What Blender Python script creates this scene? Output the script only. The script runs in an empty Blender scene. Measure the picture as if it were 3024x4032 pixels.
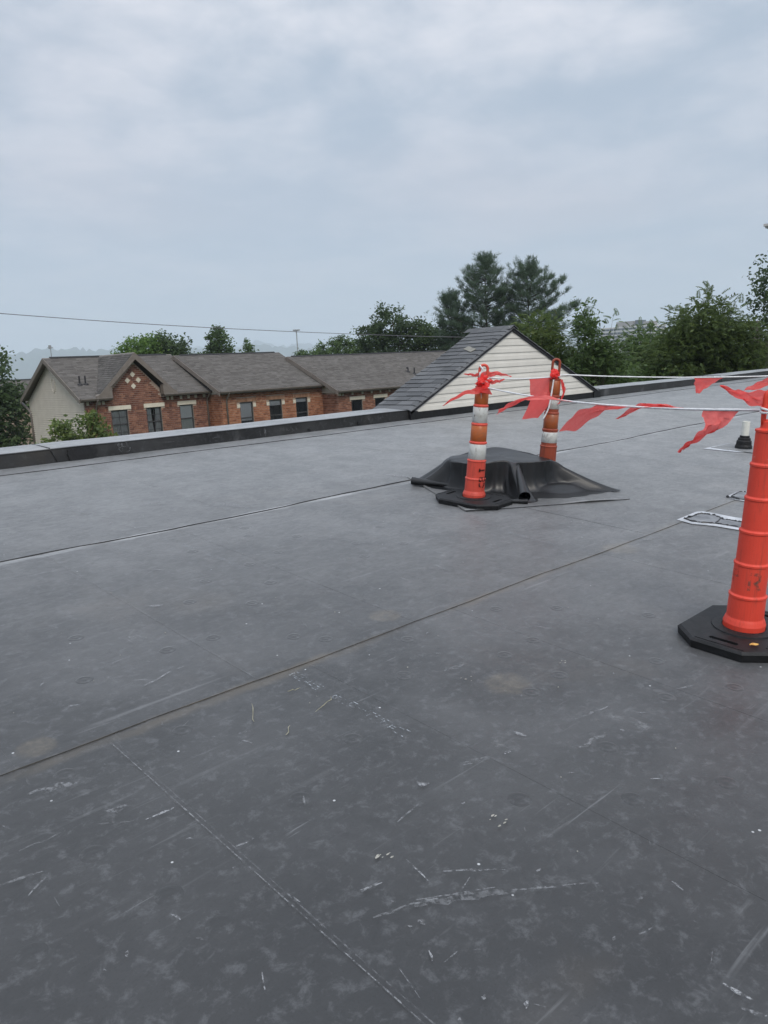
import bpy, math, random
import numpy as np
from mathutils import Matrix, Vector
from mathutils.geometry import tessellate_polygon

random.seed(7)
rng = np.random.default_rng(11)
sc = bpy.context.scene
COL = sc.collection
rad = math.radians

# ------------------------------------------------------------------ camera
cam_d = bpy.data.cameras.new('camera')
cam_d.sensor_fit = 'VERTICAL'
cam_d.sensor_height = 36.0
cam_d.lens = 26.69
cam_d.clip_start = 0.05
cam_d.clip_end = 20000
cam = bpy.data.objects.new('camera', cam_d)
COL.objects.link(cam)
cam.matrix_world = Matrix.Translation((0, 0, 1.58)) @ Matrix((
    (0.7234, 0.1663, -0.6701), (-0.6887, 0.1057, -0.7173), (-0.0484, 0.9804, 0.1910))).to_4x4()
sc.camera = cam

# ------------------------------------------------------------------ sky and sun (overcast)
SUN_EL, SUN_AZ = rad(44), rad(205)          # azimuth measured from +Y towards +X
w = bpy.data.worlds.new('World')
sc.world = w
w.use_nodes = True
wt = w.node_tree
wt.nodes.clear()


def nd(nt, typ, ins=None, **props):
    n = nt.nodes.new(typ)
    for k, v in props.items():
        setattr(n, k, v)
    for k, v in (ins or {}).items():
        s = n.inputs[k]
        if isinstance(v, bpy.types.NodeSocket):
            nt.links.new(v, s)
        else:
            s.default_value = v
    return n


def mth(nt, op, a, b=0.0, clamp=False):
    return nd(nt, 'ShaderNodeMath', {0: a, 1: b}, operation=op, use_clamp=clamp).outputs[0]


def mixc(nt, fac, a, b, blend='MIX'):
    n = nt.nodes.new('ShaderNodeMix')
    n.data_type = 'RGBA'
    n.blend_type = blend
    for i, v in ((0, fac), (6, a), (7, b)):
        if isinstance(v, bpy.types.NodeSocket):
            nt.links.new(v, n.inputs[i])
        else:
            n.inputs[i].default_value = (v if i == 0 else tuple(v) + ((1,) if len(v) == 3 else ()))
    return n.outputs[2]


def sstep(nt, x, lo, hi, a=0.0, b=1.0):
    return nd(nt, 'ShaderNodeMapRange', {'Value': x, 'From Min': lo, 'From Max': hi, 'To Min': a, 'To Max': b},
              interpolation_type='SMOOTHSTEP').outputs[0]


def noise(nt, vec, scale, detail=4, rough=.55, dist=0.0):
    return nd(nt, 'ShaderNodeTexNoise', {'Vector': vec, 'Scale': scale, 'Detail': detail, 'Roughness': rough,
                                         'Distortion': dist}).outputs[0]


def scaled(nt, vec, s, rot=(0, 0, 0)):
    return nd(nt, 'ShaderNodeMapping', {'Vector': vec, 'Scale': s, 'Rotation': rot}).outputs[0]


def make_sky():
    nt = wt
    d = nd(nt, 'ShaderNodeTexCoord').outputs['Generated']
    sep = nd(nt, 'ShaderNodeSeparateXYZ', {0: d})
    z = mth(nt, 'MAXIMUM', sep.outputs[2], 0.0)
    zz = mth(nt, 'ADD', z, 0.16)
    flat = nd(nt, 'ShaderNodeCombineXYZ', {0: mth(nt, 'DIVIDE', sep.outputs[0], zz),
                                           1: mth(nt, 'DIVIDE', sep.outputs[1], zz), 2: 0.0}).outputs[0]
    n1 = noise(nt, flat, 1.5, 5, .55, .3)
    n2 = noise(nt, flat, 4.2, 5, .55, .2)
    n3 = noise(nt, flat, .45, 2, .5)
    c = mth(nt, 'ADD', mth(nt, 'MULTIPLY', n1, .62), mth(nt, 'MULTIPLY', n2, .38))
    c = sstep(nt, c, .38, .70)
    el = sstep(nt, z, .0, .50)                       # clouds thin towards the hazy horizon
    hz = sstep(nt, z, .08, .36)
    blue = mixc(nt, hz, (.445, .515, .612), (.430, .508, .610))
    cloud = mixc(nt, el, (.60, .615, .68), (.89, .89, .94))
    f = mth(nt, 'MULTIPLY', c, mth(nt, 'ADD', mth(nt, 'MULTIPLY', el, .85), .24), clamp=True)
    col = mixc(nt, f, blue, cloud)
    col = mixc(nt, mth(nt, 'MULTIPLY', sstep(nt, n3, .46, .66), .34), col, (.64, .605, .65))
    lift = mth(nt, 'ADD', .83, mth(nt, 'MULTIPLY', sstep(nt, z, .38, 1.0), 1.1))   # overcast: brighter overhead
    col = mixc(nt, 1.0, col, nd(nt, 'ShaderNodeCombineXYZ', {0: lift, 1: lift, 2: lift}).outputs[0], 'MULTIPLY')
    sky = nd(nt, 'ShaderNodeTexSky', sky_type='NISHITA', sun_disc=False)
    sky.sun_elevation = SUN_EL
    sky.sun_rotation = SUN_AZ
    b1 = nd(nt, 'ShaderNodeBackground', {'Color': sky.outputs[0], 'Strength': .08})
    b2 = nd(nt, 'ShaderNodeBackground', {'Color': col, 'Strength': 1.0})
    mx = nd(nt, 'ShaderNodeMixShader', {0: .9, 1: b1.outputs[0], 2: b2.outputs[0]})
    out = nd(nt, 'ShaderNodeOutputWorld', {0: mx.outputs[0]})


make_sky()
sun_d = bpy.data.lights.new('sun', 'SUN')
sun_d.energy = 1.5
sun_d.angle = rad(25)
sun_d.color = (1.0, .94, .85)
sun = bpy.data.objects.new('sun', sun_d)
COL.objects.link(sun)
sdir = Vector((math.sin(SUN_AZ) * math.cos(SUN_EL), math.cos(SUN_AZ) * math.cos(SUN_EL), math.sin(SUN_EL)))
sun.rotation_euler = sdir.to_track_quat('Z', 'Y').to_euler()
sun.location = sdir * 60

sc.view_settings.view_transform = 'Standard'
sc.view_settings.look = 'None'
sc.view_settings.gamma = 1.0
sc.view_settings.exposure = 0.42
sc.view_settings.use_curve_mapping = False
sc.render.engine = 'CYCLES'
sc.cycles.use_denoising = True
sc.cycles.max_bounces = 8
sc.cycles.volume_bounces = 1
sc.cycles.transparent_max_bounces = 16
sc.cycles.caustics_reflective = False
sc.cycles.caustics_refractive = False

# ------------------------------------------------------------------ helpers
SLOPE = rad(4.405)                       # the membrane roof rises towards its parapet
MR = Matrix.Rotation(SLOPE, 4, 'X')      # roof frame (x, s, h) -> world
GROUND = -5.3


def RW(x, s, h=0.0):
    return MR @ Vector((x, s, h))


def tag(o, label=None, cat=None, group=None, kind=None):
    if label: o['label'] = label
    if cat: o['category'] = cat
    if group: o['group'] = group
    if kind: o['kind'] = kind
    return o


def link(name, data, parent=None, mw=None):
    o = bpy.data.objects.new(name, data)
    COL.objects.link(o)
    if parent is not None:
        o.parent = parent
    if mw is not None:
        o.matrix_local = mw
    return o


def thing(name, label, cat, mw=None, group=None):
    o = link(name, None, None, mw)
    o.empty_display_size = .2
    return tag(o, label, cat, group)


class MB:
    def __init__(self, origin=(0, 0, 0)):
        self.v, self.f, self.t = [], [], []
        self.o = Vector(origin)

    def add(self, vs, fs, tone=0.0):
        b = len(self.v)
        self.v += [tuple(Vector(p) - self.o) for p in vs]
        self.f += [tuple(i + b for i in f) for f in fs]
        self.t += [tone] * len(fs)
        return self

    def box(self, lo, hi, tone=0.0):
        x0, y0, z0 = lo
        x1, y1, z1 = hi
        vs = [(x0, y0, z0), (x1, y0, z0), (x1, y1, z0), (x0, y1, z0), (x0, y0, z1), (x1, y0, z1), (x1, y1, z1), (x0, y1, z1)]
        return self.add(vs, [(3, 2, 1, 0), (4, 5, 6, 7), (0, 1, 5, 4), (1, 2, 6, 5), (2, 3, 7, 6), (3, 0, 4, 7)], tone)

    def obox(self, c, ax, half, tone=0.0):
        """box with its own axes"""
        c = Vector(c)
        a = [Vector(q) * h for q, h in zip(ax, half)]
        vs = [c + sx * a[0] + sy * a[1] + sz * a[2] for sz in (-1, 1) for sx, sy in ((-1, -1), (1, -1), (1, 1), (-1, 1))]
        return self.add(vs, [(3, 2, 1, 0), (4, 5, 6, 7), (0, 1, 5, 4), (1, 2, 6, 5), (2, 3, 7, 6), (3, 0, 4, 7)], tone)

    def prism(self, poly, vec, tone=0.0):
        n = len(poly)
        p = [Vector(q) for q in poly]
        vec = Vector(vec)
        vs = p + [q + vec for q in p]
        fs = [tuple(range(n - 1, -1, -1)), tuple(range(n, 2 * n))] + [(i, (i + 1) % n, n + (i + 1) % n, n + i) for i in range(n)]
        return self.add(vs, fs, tone)

    def tube(self, pts, r, n=8, caps=True, tone=0.0):
        P = [Vector(p) for p in pts]
        R = r if hasattr(r, '__len__') else [r] * len(P)
        vs, fs = [], []
        t0 = (P[1] - P[0]).normalized()
        ref = Vector((0, 0, 1)) if abs(t0.z) < .9 else Vector((1, 0, 0))
        u = t0.cross(ref).normalized()
        for i, p in enumerate(P):
            t = (P[min(i + 1, len(P) - 1)] - P[max(i - 1, 0)]).normalized()
            u = (u - t * u.dot(t)).normalized()
            v = t.cross(u)
            for k in range(n):
                a = 2 * math.pi * k / n
                vs.append(p + (u * math.cos(a) + v * math.sin(a)) * R[i])
        for i in range(len(P) - 1):
            for k in range(n):
                k2 = (k + 1) % n
                fs.append((i * n + k, i * n + k2, (i + 1) * n + k2, (i + 1) * n + k))
        if caps:
            fs.append(tuple(range(n - 1, -1, -1)))
            fs.append(tuple(range((len(P) - 1) * n, len(P) * n)))
        return self.add(vs, fs, tone)

    def lathe(self, prof, n=32, caps=True, c=(0, 0, 0)):
        vs, fs = [], []
        for r, z in prof:
            for k in range(n):
                a = 2 * math.pi * k / n
                vs.append((c[0] + r * math.cos(a), c[1] + r * math.sin(a), c[2] + z))
        for i in range(len(prof) - 1):
            for k in range(n):
                k2 = (k + 1) % n
                fs.append((i * n + k, i * n + k2, (i + 1) * n + k2, (i + 1) * n + k))
        if caps:
            fs.append(tuple(range(n - 1, -1, -1)))
            fs.append(tuple(range((len(prof) - 1) * n, len(prof) * n)))
        return self.add(vs, fs)

    def grid(self, fn, nu, nv, tone=0.0):
        vs = [fn(i / nu, j / nv) for j in range(nv + 1) for i in range(nu + 1)]
        fs = [(j * (nu + 1) + i, j * (nu + 1) + i + 1, (j + 1) * (nu + 1) + i + 1, (j + 1) * (nu + 1) + i)
              for j in range(nv) for i in range(nu)]
        return self.add(vs, fs, tone)

    def mesh(self, name, mat, smooth=False, tones=False):
        me = bpy.data.meshes.new(name)
        me.from_pydata(self.v, [], self.f)
        if mat: me.materials.append(mat)
        if smooth: me.polygons.foreach_set('use_smooth', [True] * len(me.polygons))
        if tones:
            me.attributes.new('tone', 'FLOAT', 'FACE').data.foreach_set('value', self.t)
        me.update()
        return me

    def build(self, name, mat, parent=None, mw=None, smooth=False, tones=False, kind=None):
        o = link(name, self.mesh(name, mat, smooth, tones), parent, mw)
        if smooth == 'auto':
            pass
        return tag(o, kind=kind)


def np_mesh(name, V, F, mat, tone=None, smooth=False):
    """V (n,3), F (m,k) arrays -> mesh, fast"""
    me = bpy.data.meshes.new(name)
    V = np.asarray(V, dtype=np.float32)
    F = np.asarray(F, dtype=np.int32)
    m, k = F.shape
    me.vertices.add(len(V))
    me.vertices.foreach_set('co', V.ravel())
    me.loops.add(m * k)
    me.loops.foreach_set('vertex_index', F.ravel())
    me.polygons.add(m)
    me.polygons.foreach_set('loop_start', np.arange(0, m * k, k, dtype=np.int32))
    try:
        me.polygons.foreach_set('loop_total', np.full(m, k, dtype=np.int32))
    except Exception:
        pass
    if smooth: me.polygons.foreach_set('use_smooth', np.ones(m, dtype=bool))
    me.materials.append(mat)
    if tone is not None:
        me.attributes.new('tone', 'FLOAT', 'FACE').data.foreach_set('value', np.asarray(tone, dtype=np.float32))
    me.update(calc_edges=True)
    me.validate()
    return me


# ------------------------------------------------------------------ materials
MATS = {}


def mat(name, build):
    m = bpy.data.materials.new(name)
    m.use_nodes = True
    nt = m.node_tree
    nt.nodes.clear()
    out = nt.nodes.new('ShaderNodeOutputMaterial')
    sh = build(nt)
    nt.links.new(sh, out.inputs[0])
    MATS[name] = m
    return m


def pbsdf(nt, col, rough=.6, spec=.5, bump=None, bstr=.3, bdist=.01, **kw):
    ins = {'Base Color': col if isinstance(col, bpy.types.NodeSocket) else tuple(col) + (1,), 'Roughness': rough,
           'Specular IOR Level': spec}
    ins.update(kw)
    if bump is not None:
        ins['Normal'] = nd(nt, 'ShaderNodeBump', {'Height': bump, 'Strength': bstr, 'Distance': bdist}).outputs[0]
    return nd(nt, 'ShaderNodeBsdfPrincipled', ins).outputs[0]


def oc(nt):
    return nd(nt, 'ShaderNodeTexCoord').outputs['Object']


def plain(name, a, b, rough=.6, scale=8, spec=.5, bstr=.15):
    def f(nt):
        n = noise(nt, oc(nt), scale, 5, .6)
        return pbsdf(nt, mixc(nt, sstep(nt, n, .3, .7), a, b), rough, spec, n, bstr)
    return mat(name, f)


def tone_mat(name, cols, rough=.85, scale=30, use='attr', bstr=.2, spec=.3):
    """colour picked per piece: attribute 'tone' or the object's random number"""
    def f(nt):
        if use == 'attr':
            t = nd(nt, 'ShaderNodeAttribute', attribute_name='tone').outputs['Fac']
        else:
            t = nd(nt, 'ShaderNodeObjectInfo').outputs['Random']
        rp = nd(nt, 'ShaderNodeValToRGB', {0: t})
        el = rp.color_ramp.elements
        el[0].position = 0
        el[0].color = tuple(cols[0]) + (1,)
        el[1].position = 1
        el[1].color = tuple(cols[-1]) + (1,)
        for i, c in enumerate(cols[1:-1]):
            e = el.new((i + 1) / (len(cols) - 1))
            e.color = tuple(c) + (1,)
        n = noise(nt, oc(nt), scale, 4, .6)
        n2 = noise(nt, oc(nt), .8, 3, .5)
        c = mixc(nt, 1.0, rp.outputs[0], mixc(nt, n, (.72, .72, .72), (1.25, 1.25, 1.25)), 'MULTIPLY')
        c = mixc(nt, 1.0, c, mixc(nt, n2, (.82, .82, .82), (1.16, 1.16, 1.16)), 'MULTIPLY')
        return pbsdf(nt, c, rough, spec, n, bstr)
    return mat(name, f)


def epdm(nt, dark=1.0, marks=True, spec=.42, dr=0.0, sheen=1.0):
    P = oc(nt)
    sep = nd(nt, 'ShaderNodeSeparateXYZ', {0: P})
    x, s = sep.outputs[0], sep.outputs[1]
    n1 = noise(nt, P, .55, 5, .6)
    n2 = noise(nt, P, 2.6, 6, .65, .4)
    n3 = noise(nt, P, 17, 5, .75, .3)
    n4 = noise(nt, P, 130, 2, .6)
    n5 = noise(nt, scaled(nt, P, (1.0, 1.6, 1), (0, 0, .6)), 11.0, 7, .74, 1.1)
    n6 = noise(nt, P, .95, 3, .5, .6)
    base = mixc(nt, sstep(nt, n1, .32, .68), (.0235, .0245, .0258), (.040, .0408, .042))
    base = mixc(nt, mth(nt, 'MULTIPLY', sstep(nt, n6, .46, .68), .60), base, (.070, .0715, .074))
    base = mixc(nt, mth(nt, 'MULTIPLY', sstep(nt, n2, .44, .74), .34), base, (.064, .067, .072))
    base = mixc(nt, mth(nt, 'MULTIPLY', sstep(nt, n5, .54, .74), .20), base, (.105, .107, .111))
    base = mixc(nt, mth(nt, 'MULTIPLY', sstep(nt, n5, .30, .44, 1, 0), .28), base, (.015, .016, .017))
    base = mixc(nt, mth(nt, 'MULTIPLY', sstep(nt, n3, .50, .70), .50), base, (.115, .119, .126))
    base = mixc(nt, mth(nt, 'MULTIPLY', sstep(nt, n4, .50, .8), .35), base, (.010, .010, .011))
    # foot-scuff streaks, long and thin in several directions
    for ang, sc_, th, st in ((.55, (1.2, 22, 1), .615, .60), (-.75, (1.6, 30, 1), .64, .55), (1.3, (2.4, 38, 1), .66, .6), (-.2, (.5, 14, 1), .62, .40), (.95, (3.5, 60, 1), .67, .7), (-1.15, (.8, 26, 1), .63, .5)):
        v = scaled(nt, P, sc_, (0, 0, ang))
        k = noise(nt, v, 1.0, 3, .55, .6)
        gate = sstep(nt, noise(nt, P, 1.3 + ang, 2), .46, .66)
        base = mixc(nt, mth(nt, 'MULTIPLY', mth(nt, 'MULTIPLY', sstep(nt, k, th, th + .14), st * .8), gate), base, (.24, .247, .257))
    # chalky smudges and tiny light specks
    sm = mth(nt, 'MULTIPLY', sstep(nt, noise(nt, P, 4.5, 8, .80, .8), .585, .72), sstep(nt, noise(nt, P, .9, 2), .45, .65))
    base = mixc(nt, mth(nt, 'MULTIPLY', sm, .45), base, (.27, .28, .29))
    vo = nd(nt, 'ShaderNodeTexVoronoi', {'Vector': P, 'Scale': 9.0, 'Randomness': 1.0})
    sp = mth(nt, 'MULTIPLY', sstep(nt, vo.outputs['Distance'], .030, .055, 1, 0),
             sstep(nt, nd(nt, 'ShaderNodeSeparateColor', {0: vo.outputs['Color']}).outputs[0], .62, .70))
    base = mixc(nt, mth(nt, 'MULTIPLY', sp, .75), base, (.55, .57, .58))
    # faint brown dust in the low spots
    base = mixc(nt, mth(nt, 'MULTIPLY', sstep(nt, noise(nt, P, .8, 4, .6, .3), .56, .75), .22), base, (.115, .095, .072))
    if marks:
        wob = mth(nt, 'MULTIPLY', mth(nt, 'SUBTRACT', noise(nt, P, 5.0, 4, .7), .5), .10)
        # talc left on the lap beside the upper seam
        d1 = mth(nt, 'SUBTRACT', SEAM1, mth(nt, 'ADD', s, mth(nt, 'MULTIPLY', wob, .6)))
        t1 = mth(nt, 'MULTIPLY', sstep(nt, d1, .060, .085, 1, 0), sstep(nt, d1, -.002, .002))
        t1 = mth(nt, 'MULTIPLY', t1, sstep(nt, noise(nt, scaled(nt, P, (1.2, 6, 1)), 1.1, 4, .6), .40, .62, .10, .52))
        base = mixc(nt, t1, base, (.46, .475, .49))
        # rusty dirt caught along the lower seam
        d2 = mth(nt, 'ABSOLUTE', mth(nt, 'ADD', mth(nt, 'SUBTRACT', s, SEAM2), mth(nt, 'ADD', wob, .015)))
        t2 = mth(nt, 'MULTIPLY', sstep(nt, d2, .006, .055, 1, 0), sstep(nt, noise(nt, P, 1.7, 4, .6), .36, .64, .03, .40))
        base = mixc(nt, t2, base, (.120, .098, .068))
        # dried puddle stains
        for (px, ps, rr) in ((.83, 2.88, .085), (2.70, 2.93, .10), (2.55, 1.98, .12), (4.8, 2.7, .15)):
            dx = mth(nt, 'SUBTRACT', x, px)
            ds = mth(nt, 'SUBTRACT', s, ps)
            dd = mth(nt, 'SQRT', mth(nt, 'ADD', mth(nt, 'MULTIPLY', dx, dx), mth(nt, 'MULTIPLY', ds, ds)))
            dd = mth(nt, 'ADD', dd, mth(nt, 'MULTIPLY', wob, .9))
            base = mixc(nt, mth(nt, 'MULTIPLY', sstep(nt, dd, rr * .6, rr, 1, 0), sstep(nt, n3, .3, .7, .15, .6)), base, (.120, .102, .075))
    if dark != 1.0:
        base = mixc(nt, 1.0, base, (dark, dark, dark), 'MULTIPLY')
    r = sstep(nt, n2, .3, .75, .40 + dr, .54 + dr)
    h = mth(nt, 'ADD', mth(nt, 'MULTIPLY', n2, .6), mth(nt, 'MULTIPLY', n3, .06))
    return pbsdf(nt, base, r, spec, h, .30, .010, **{'Sheen Weight': mth(nt, 'MULTIPLY', sstep(nt, mth(nt, 'ADD', mth(nt, 'MULTIPLY', n2, .5), mth(nt, 'MULTIPLY', n5, .5)), .36, .64, .70, 1.25), sheen), 'Sheen Roughness': .33, 'Sheen Tint': (1.0, .98, .955, 1)})


SEAM1, SEAM2, SEAM3 = 5.36, 2.76, 8.36
M_roof = mat('roof_membrane', lambda nt: epdm(nt))
M_wallskin = mat('parapet_membrane', lambda nt: epdm(nt, .75, False, .22, .0, .04))  # same membrane, less dusty; its dim reflection also put into a darker colour
M_capskin = mat('cap_membrane_painted_sheen', lambda nt: epdm(nt, 2.4, False))  # same membrane; dust and grazing sky sheen put into a paler colour
M_rubber = plain('black_rubber', (.007, .0075, .008), (.015, .0155, .017), .55, 20, .28)


def sheet_f(nt):
    P = oc(nt)
    n = noise(nt, P, 3, 5, .6)
    n2 = noise(nt, P, 30, 4, .6)
    c = mixc(nt, sstep(nt, n, .35, .75), (.008, .0085, .0095), (.018, .019, .021))
    return pbsdf(nt, c, sstep(nt, n, .3, .7, .33, .44), .42, n2, .05)


M_sheet = mat('new_rubber_sheet', sheet_f)
M_caulk = plain('black_caulk', (.008, .008, .009), (.016, .016, .017), .45, 40)
M_seam = plain('grey_seam_edge', (.030, .032, .036), (.055, .058, .062), .6, 20)
M_brownbead = plain('dirty_seam_caulk', (.026, .025, .023), (.090, .076, .056), .8, 7)
M_dusty = plain('dusty_membrane', (.10, .106, .115), (.24, .25, .265), .55, 7)
M_primer = plain('white_talc', (.34, .36, .385), (.50, .52, .55), .6, 9)


def decal(name, col, thr=.42, scale=55):
    def f(nt):
        P = oc(nt)
        al = nd(nt, 'ShaderNodeAttribute', attribute_name='tone').outputs['Fac']
        n = noise(nt, P, scale, 5, .7)
        k = mth(nt, 'MULTIPLY', sstep(nt, n, thr, thr + .16), al)
        d = pbsdf(nt, col, .8, .3)
        t = nd(nt, 'ShaderNodeBsdfTransparent').outputs[0]
        return nd(nt, 'ShaderNodeMixShader', {0: k, 1: t, 2: d}).outputs[0]
    return mat(name, f)


M_scuff = decal('chalk_scuff', (.33, .34, .355), .42, 60)
M_print = decal('worn_print', (.33, .36, .39), .44, 60)
M_chalk = decal('chalk_scribble', (.36, .38, .40), .36, 70)
M_straw = plain('dry_grass', (.20, .19, .13), (.32, .305, .23), .8, 30)
M_chip = plain('tan_chip', (.24, .235, .205), (.36, .35, .31), .8, 25)
M_leaf = plain('yellow_leaf', (.45, .22, .05), (.60, .36, .10), .7, 30)



def plastic(name, a, b, grime, thr):
    def f(nt):
        P = oc(nt)
        c = mixc(nt, noise(nt, P, 5, 5, .65, .5), a, b)
        st = noise(nt, scaled(nt, P, (26, 26, 3)), 1.0, 5, .7, .3)       # run-down dirt
        sc_ = noise(nt, scaled(nt, P, (9, 9, 60), (.5, .3, 0)), 1.0, 4, .7, .5)  # scrapes
        c = mixc(nt, mth(nt, 'MULTIPLY', sstep(nt, st, thr, thr + .22), .55), c, grime)
        c = mixc(nt, mth(nt, 'MULTIPLY', sstep(nt, sc_, .66, .72), .5), c, (.55, .28, .24))
        c = mixc(nt, mth(nt, 'MULTIPLY', sstep(nt, noise(nt, P, 60, 4, .7), .62, .72), .35), c, grime)
        return pbsdf(nt, c, sstep(nt, st, .3, .7, .38, .6), .42, sc_, .05)
    return mat(name, f)


M_orange_c = plastic('worn_orange_plastic', (.54, .058, .036), (.64, .085, .055), (.16, .045, .032), .50)
M_orange = plastic('orange_red_plastic', (.62, .048, .026), (.72, .070, .040), (.24, .040, .026), .52)
M_orange_b = plastic('brownish_orange_plastic', (.23, .042, .018), (.30, .060, .030), (.09, .03, .02), .50)  # darker and browner than the plastic of the other posts


def band(name, a, b, chip, thr):
    def f(nt):
        P = oc(nt)
        n = noise(nt, P, 7, 6, .7, .8)
        n2 = noise(nt, scaled(nt, P, (30, 30, 5)), 1.0, 5, .7, .4)
        c = mixc(nt, noise(nt, P, 18, 4, .6), a, b)
        c = mixc(nt, sstep(nt, n2, thr, thr + .05), c, chip)
        c = mixc(nt, mth(nt, 'MULTIPLY', sstep(nt, n, .48, .72), .50), c, (.12, .10, .075))
        return pbsdf(nt, c, .38, .5, n2, .1)
    return mat(name, f)


M_white_band = band('white_reflective_band', (.44, .455, .44), (.56, .57, .55), (.13, .10, .085), .60)
M_orange_band = band('orange_reflective_band', (.38, .092, .020), (.46, .125, .030), (.42, .38, .34), .615)
M_orange_band2 = band('brownish_orange_band', (.29, .070, .020), (.35, .090, .026), (.3, .24, .2), .72)  # darker, browner copy of the orange band
M_stencil = decal('worn_grey_stencil', (.13, .095, .075), .43, 45)
M_stencil_k = decal('worn_black_stencil', (.012, .010, .010), .38, 45)
M_strap = plain('white_strap', (.62, .63, .64), (.78, .79, .80), .55, 60)


def vinyl(nt):
    P = oc(nt)
    n = noise(nt, P, 6, 4, .6)
    n2 = noise(nt, P, 22, 4, .6, .6)
    c = mixc(nt, n, (.95, .060, .058), (.97, .14, .13))
    b = nd(nt, 'ShaderNodeBump', {'Height': n2, 'Strength': .5, 'Distance': .02}).outputs[0]
    p = pbsdf(nt, c, .30, .55, Normal=b)
    tr = nd(nt, 'ShaderNodeBsdfTranslucent', {'Color': (1.0, .24, .22, 1), 'Normal': b}).outputs[0]
    m1 = nd(nt, 'ShaderNodeMixShader', {0: .58, 1: p, 2: tr}).outputs[0]
    t = nd(nt, 'ShaderNodeBsdfTransparent', {'Color': (1.0, .45, .42, 1)}).outputs[0]
    return nd(nt, 'ShaderNodeMixShader', {0: .06, 1: m1, 2: t}).outputs[0]


M_vinyl = mat('red_vinyl', vinyl)
M_pvc = plain('white_pvc', (.62, .63, .57), (.74, .74, .68), .4, 15)

M_siding_own = plain('cream_vinyl_siding', (.61, .59, .54), (.68, .66, .605), .5, 2.2, .4, .05)
M_siding_house = plain('tan_vinyl_siding', (.50, .455, .385), (.56, .515, .44), .55, 2, .4, .05)
M_trim = plain('taupe_trim', (.150, .130, .112), (.185, .162, .142), .5, 3, .4, .05)
M_gutter = plain('taupe_gutter', (.110, .096, .084), (.145, .128, .112), .45, 3)
M_cream = plain('cream_stone', (.56, .52, .42), (.64, .60, .50), .8, 12)
M_mortar = plain('mortar', (.34, .265, .21), (.40, .32, .26), .9, 30)
M_frame = plain('bronze_window_frame', (.045, .045, .047), (.062, .062, .064), .45, 10)
M_room = plain('dark_room', (.02, .021, .023), (.035, .036, .038), .9, 4)
M_blind = plain('white_blind', (.82, .83, .84), (.86, .87, .88), .8, 4)
M_curtain = plain('grey_curtain', (.50, .51, .51), (.62, .63, .62), .9, 5)
M_dark = plain('dark_metal', (.012, .012, .015), (.022, .022, .026), .6, 10)
BR1 = ((.121, .054, .040), (.181, .080, .057), (.232, .108, .073), (.300, .152, .099))
BR2 = ((.215, .085, .047), (.295, .125, .067), (.359, .158, .089), (.415, .204, .119))
BR3 = ((.151, .064, .046), (.219, .098, .064), (.270, .127, .083), (.337, .173, .114))
M_br = [(tone_mat('brick_single_%s' % k, c, .9, 25, 'obj'), tone_mat('brick_rest_%s' % k, c, .9, 25, 'attr'))
        for k, c in (('dark', BR1), ('red', BR2), ('brown', BR3))]
M_tanbrick = tone_mat('tan_brick', ((.25, .14, .085), (.33, .19, .12), (.37, .22, .15)), .9, 25, 'attr')
M_shingle_h = tone_mat('brown_shingle', ((.080, .075, .071), (.105, .099, .094), (.132, .125, .119), (.160, .153, .146)), .95, 60)
M_shingle_o = tone_mat('slate_shingle', ((.082, .086, .092), (.105, .110, .117), (.130, .135, .142)), .92, 70, 'obj', .5)
M_shcore = plain('shingle_underlay', (.012, .012, .013), (.02, .02, .021), .9, 10)
M_bark = plain('bark', (.035, .028, .022), (.075, .060, .048), .95, 14, .2, .6)
M_wood = plain('weathered_grey_wood', (.10, .095, .088), (.17, .16, .148), .9, 9, .2, .4)


def glass_f(nt):
    g = nd(nt, 'ShaderNodeBsdfGlossy', {'Color': (.8, .85, .9, 1), 'Roughness': .05}).outputs[0]
    t = nd(nt, 'ShaderNodeBsdfTransparent', {'Color': (.97, .985, .99, 1)}).outputs[0]
    fr = nd(nt, 'ShaderNodeFresnel', {'IOR': 1.5}).outputs[0]
    return nd(nt, 'ShaderNodeMixShader', {0: mth(nt, 'ADD', mth(nt, 'MULTIPLY', fr, 1.0), .05, True), 1: t, 2: g}).outputs[0]


M_glass = mat('window_glass', glass_f)


def leaf_mat(name, dark, light, yel):
    def f(nt):
        t = nd(nt, 'ShaderNodeAttribute', attribute_name='tone').outputs['Fac']
        c = mixc(nt, sstep(nt, t, 0.0, .6), dark, light)
        c = mixc(nt, sstep(nt, t, .72, 1.0), c, yel)
        d = pbsdf(nt, c, .55, .35)
        tr = nd(nt, 'ShaderNodeBsdfTranslucent', {'Color': mixc(nt, .5, c, yel)}).outputs[0]
        return nd(nt, 'ShaderNodeMixShader', {0: .42, 1: d, 2: tr}).outputs[0]
    return mat(name, f)


L_green = leaf_mat('maple_leaves', (.043, .082, .028), (.117, .205, .051), (.196, .313, .069))
L_dark = leaf_mat('dark_leaves', (.030, .053, .027), (.073, .116, .048), (.120, .176, .068))
L_mid = leaf_mat('oak_leaves', (.040, .070, .030), (.095, .158, .052), (.168, .238, .079))
L_yel = leaf_mat('ailanthus_leaves', (.038, .066, .020), (.092, .142, .042), (.165, .205, .062))
L_fresh = leaf_mat('sapling_leaves', (.041, .074, .023), (.121, .177, .048), (.258, .306, .097))
L_pine = leaf_mat('pine_needles', (.032, .060, .042), (.084, .131, .079), (.144, .191, .107))


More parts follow.
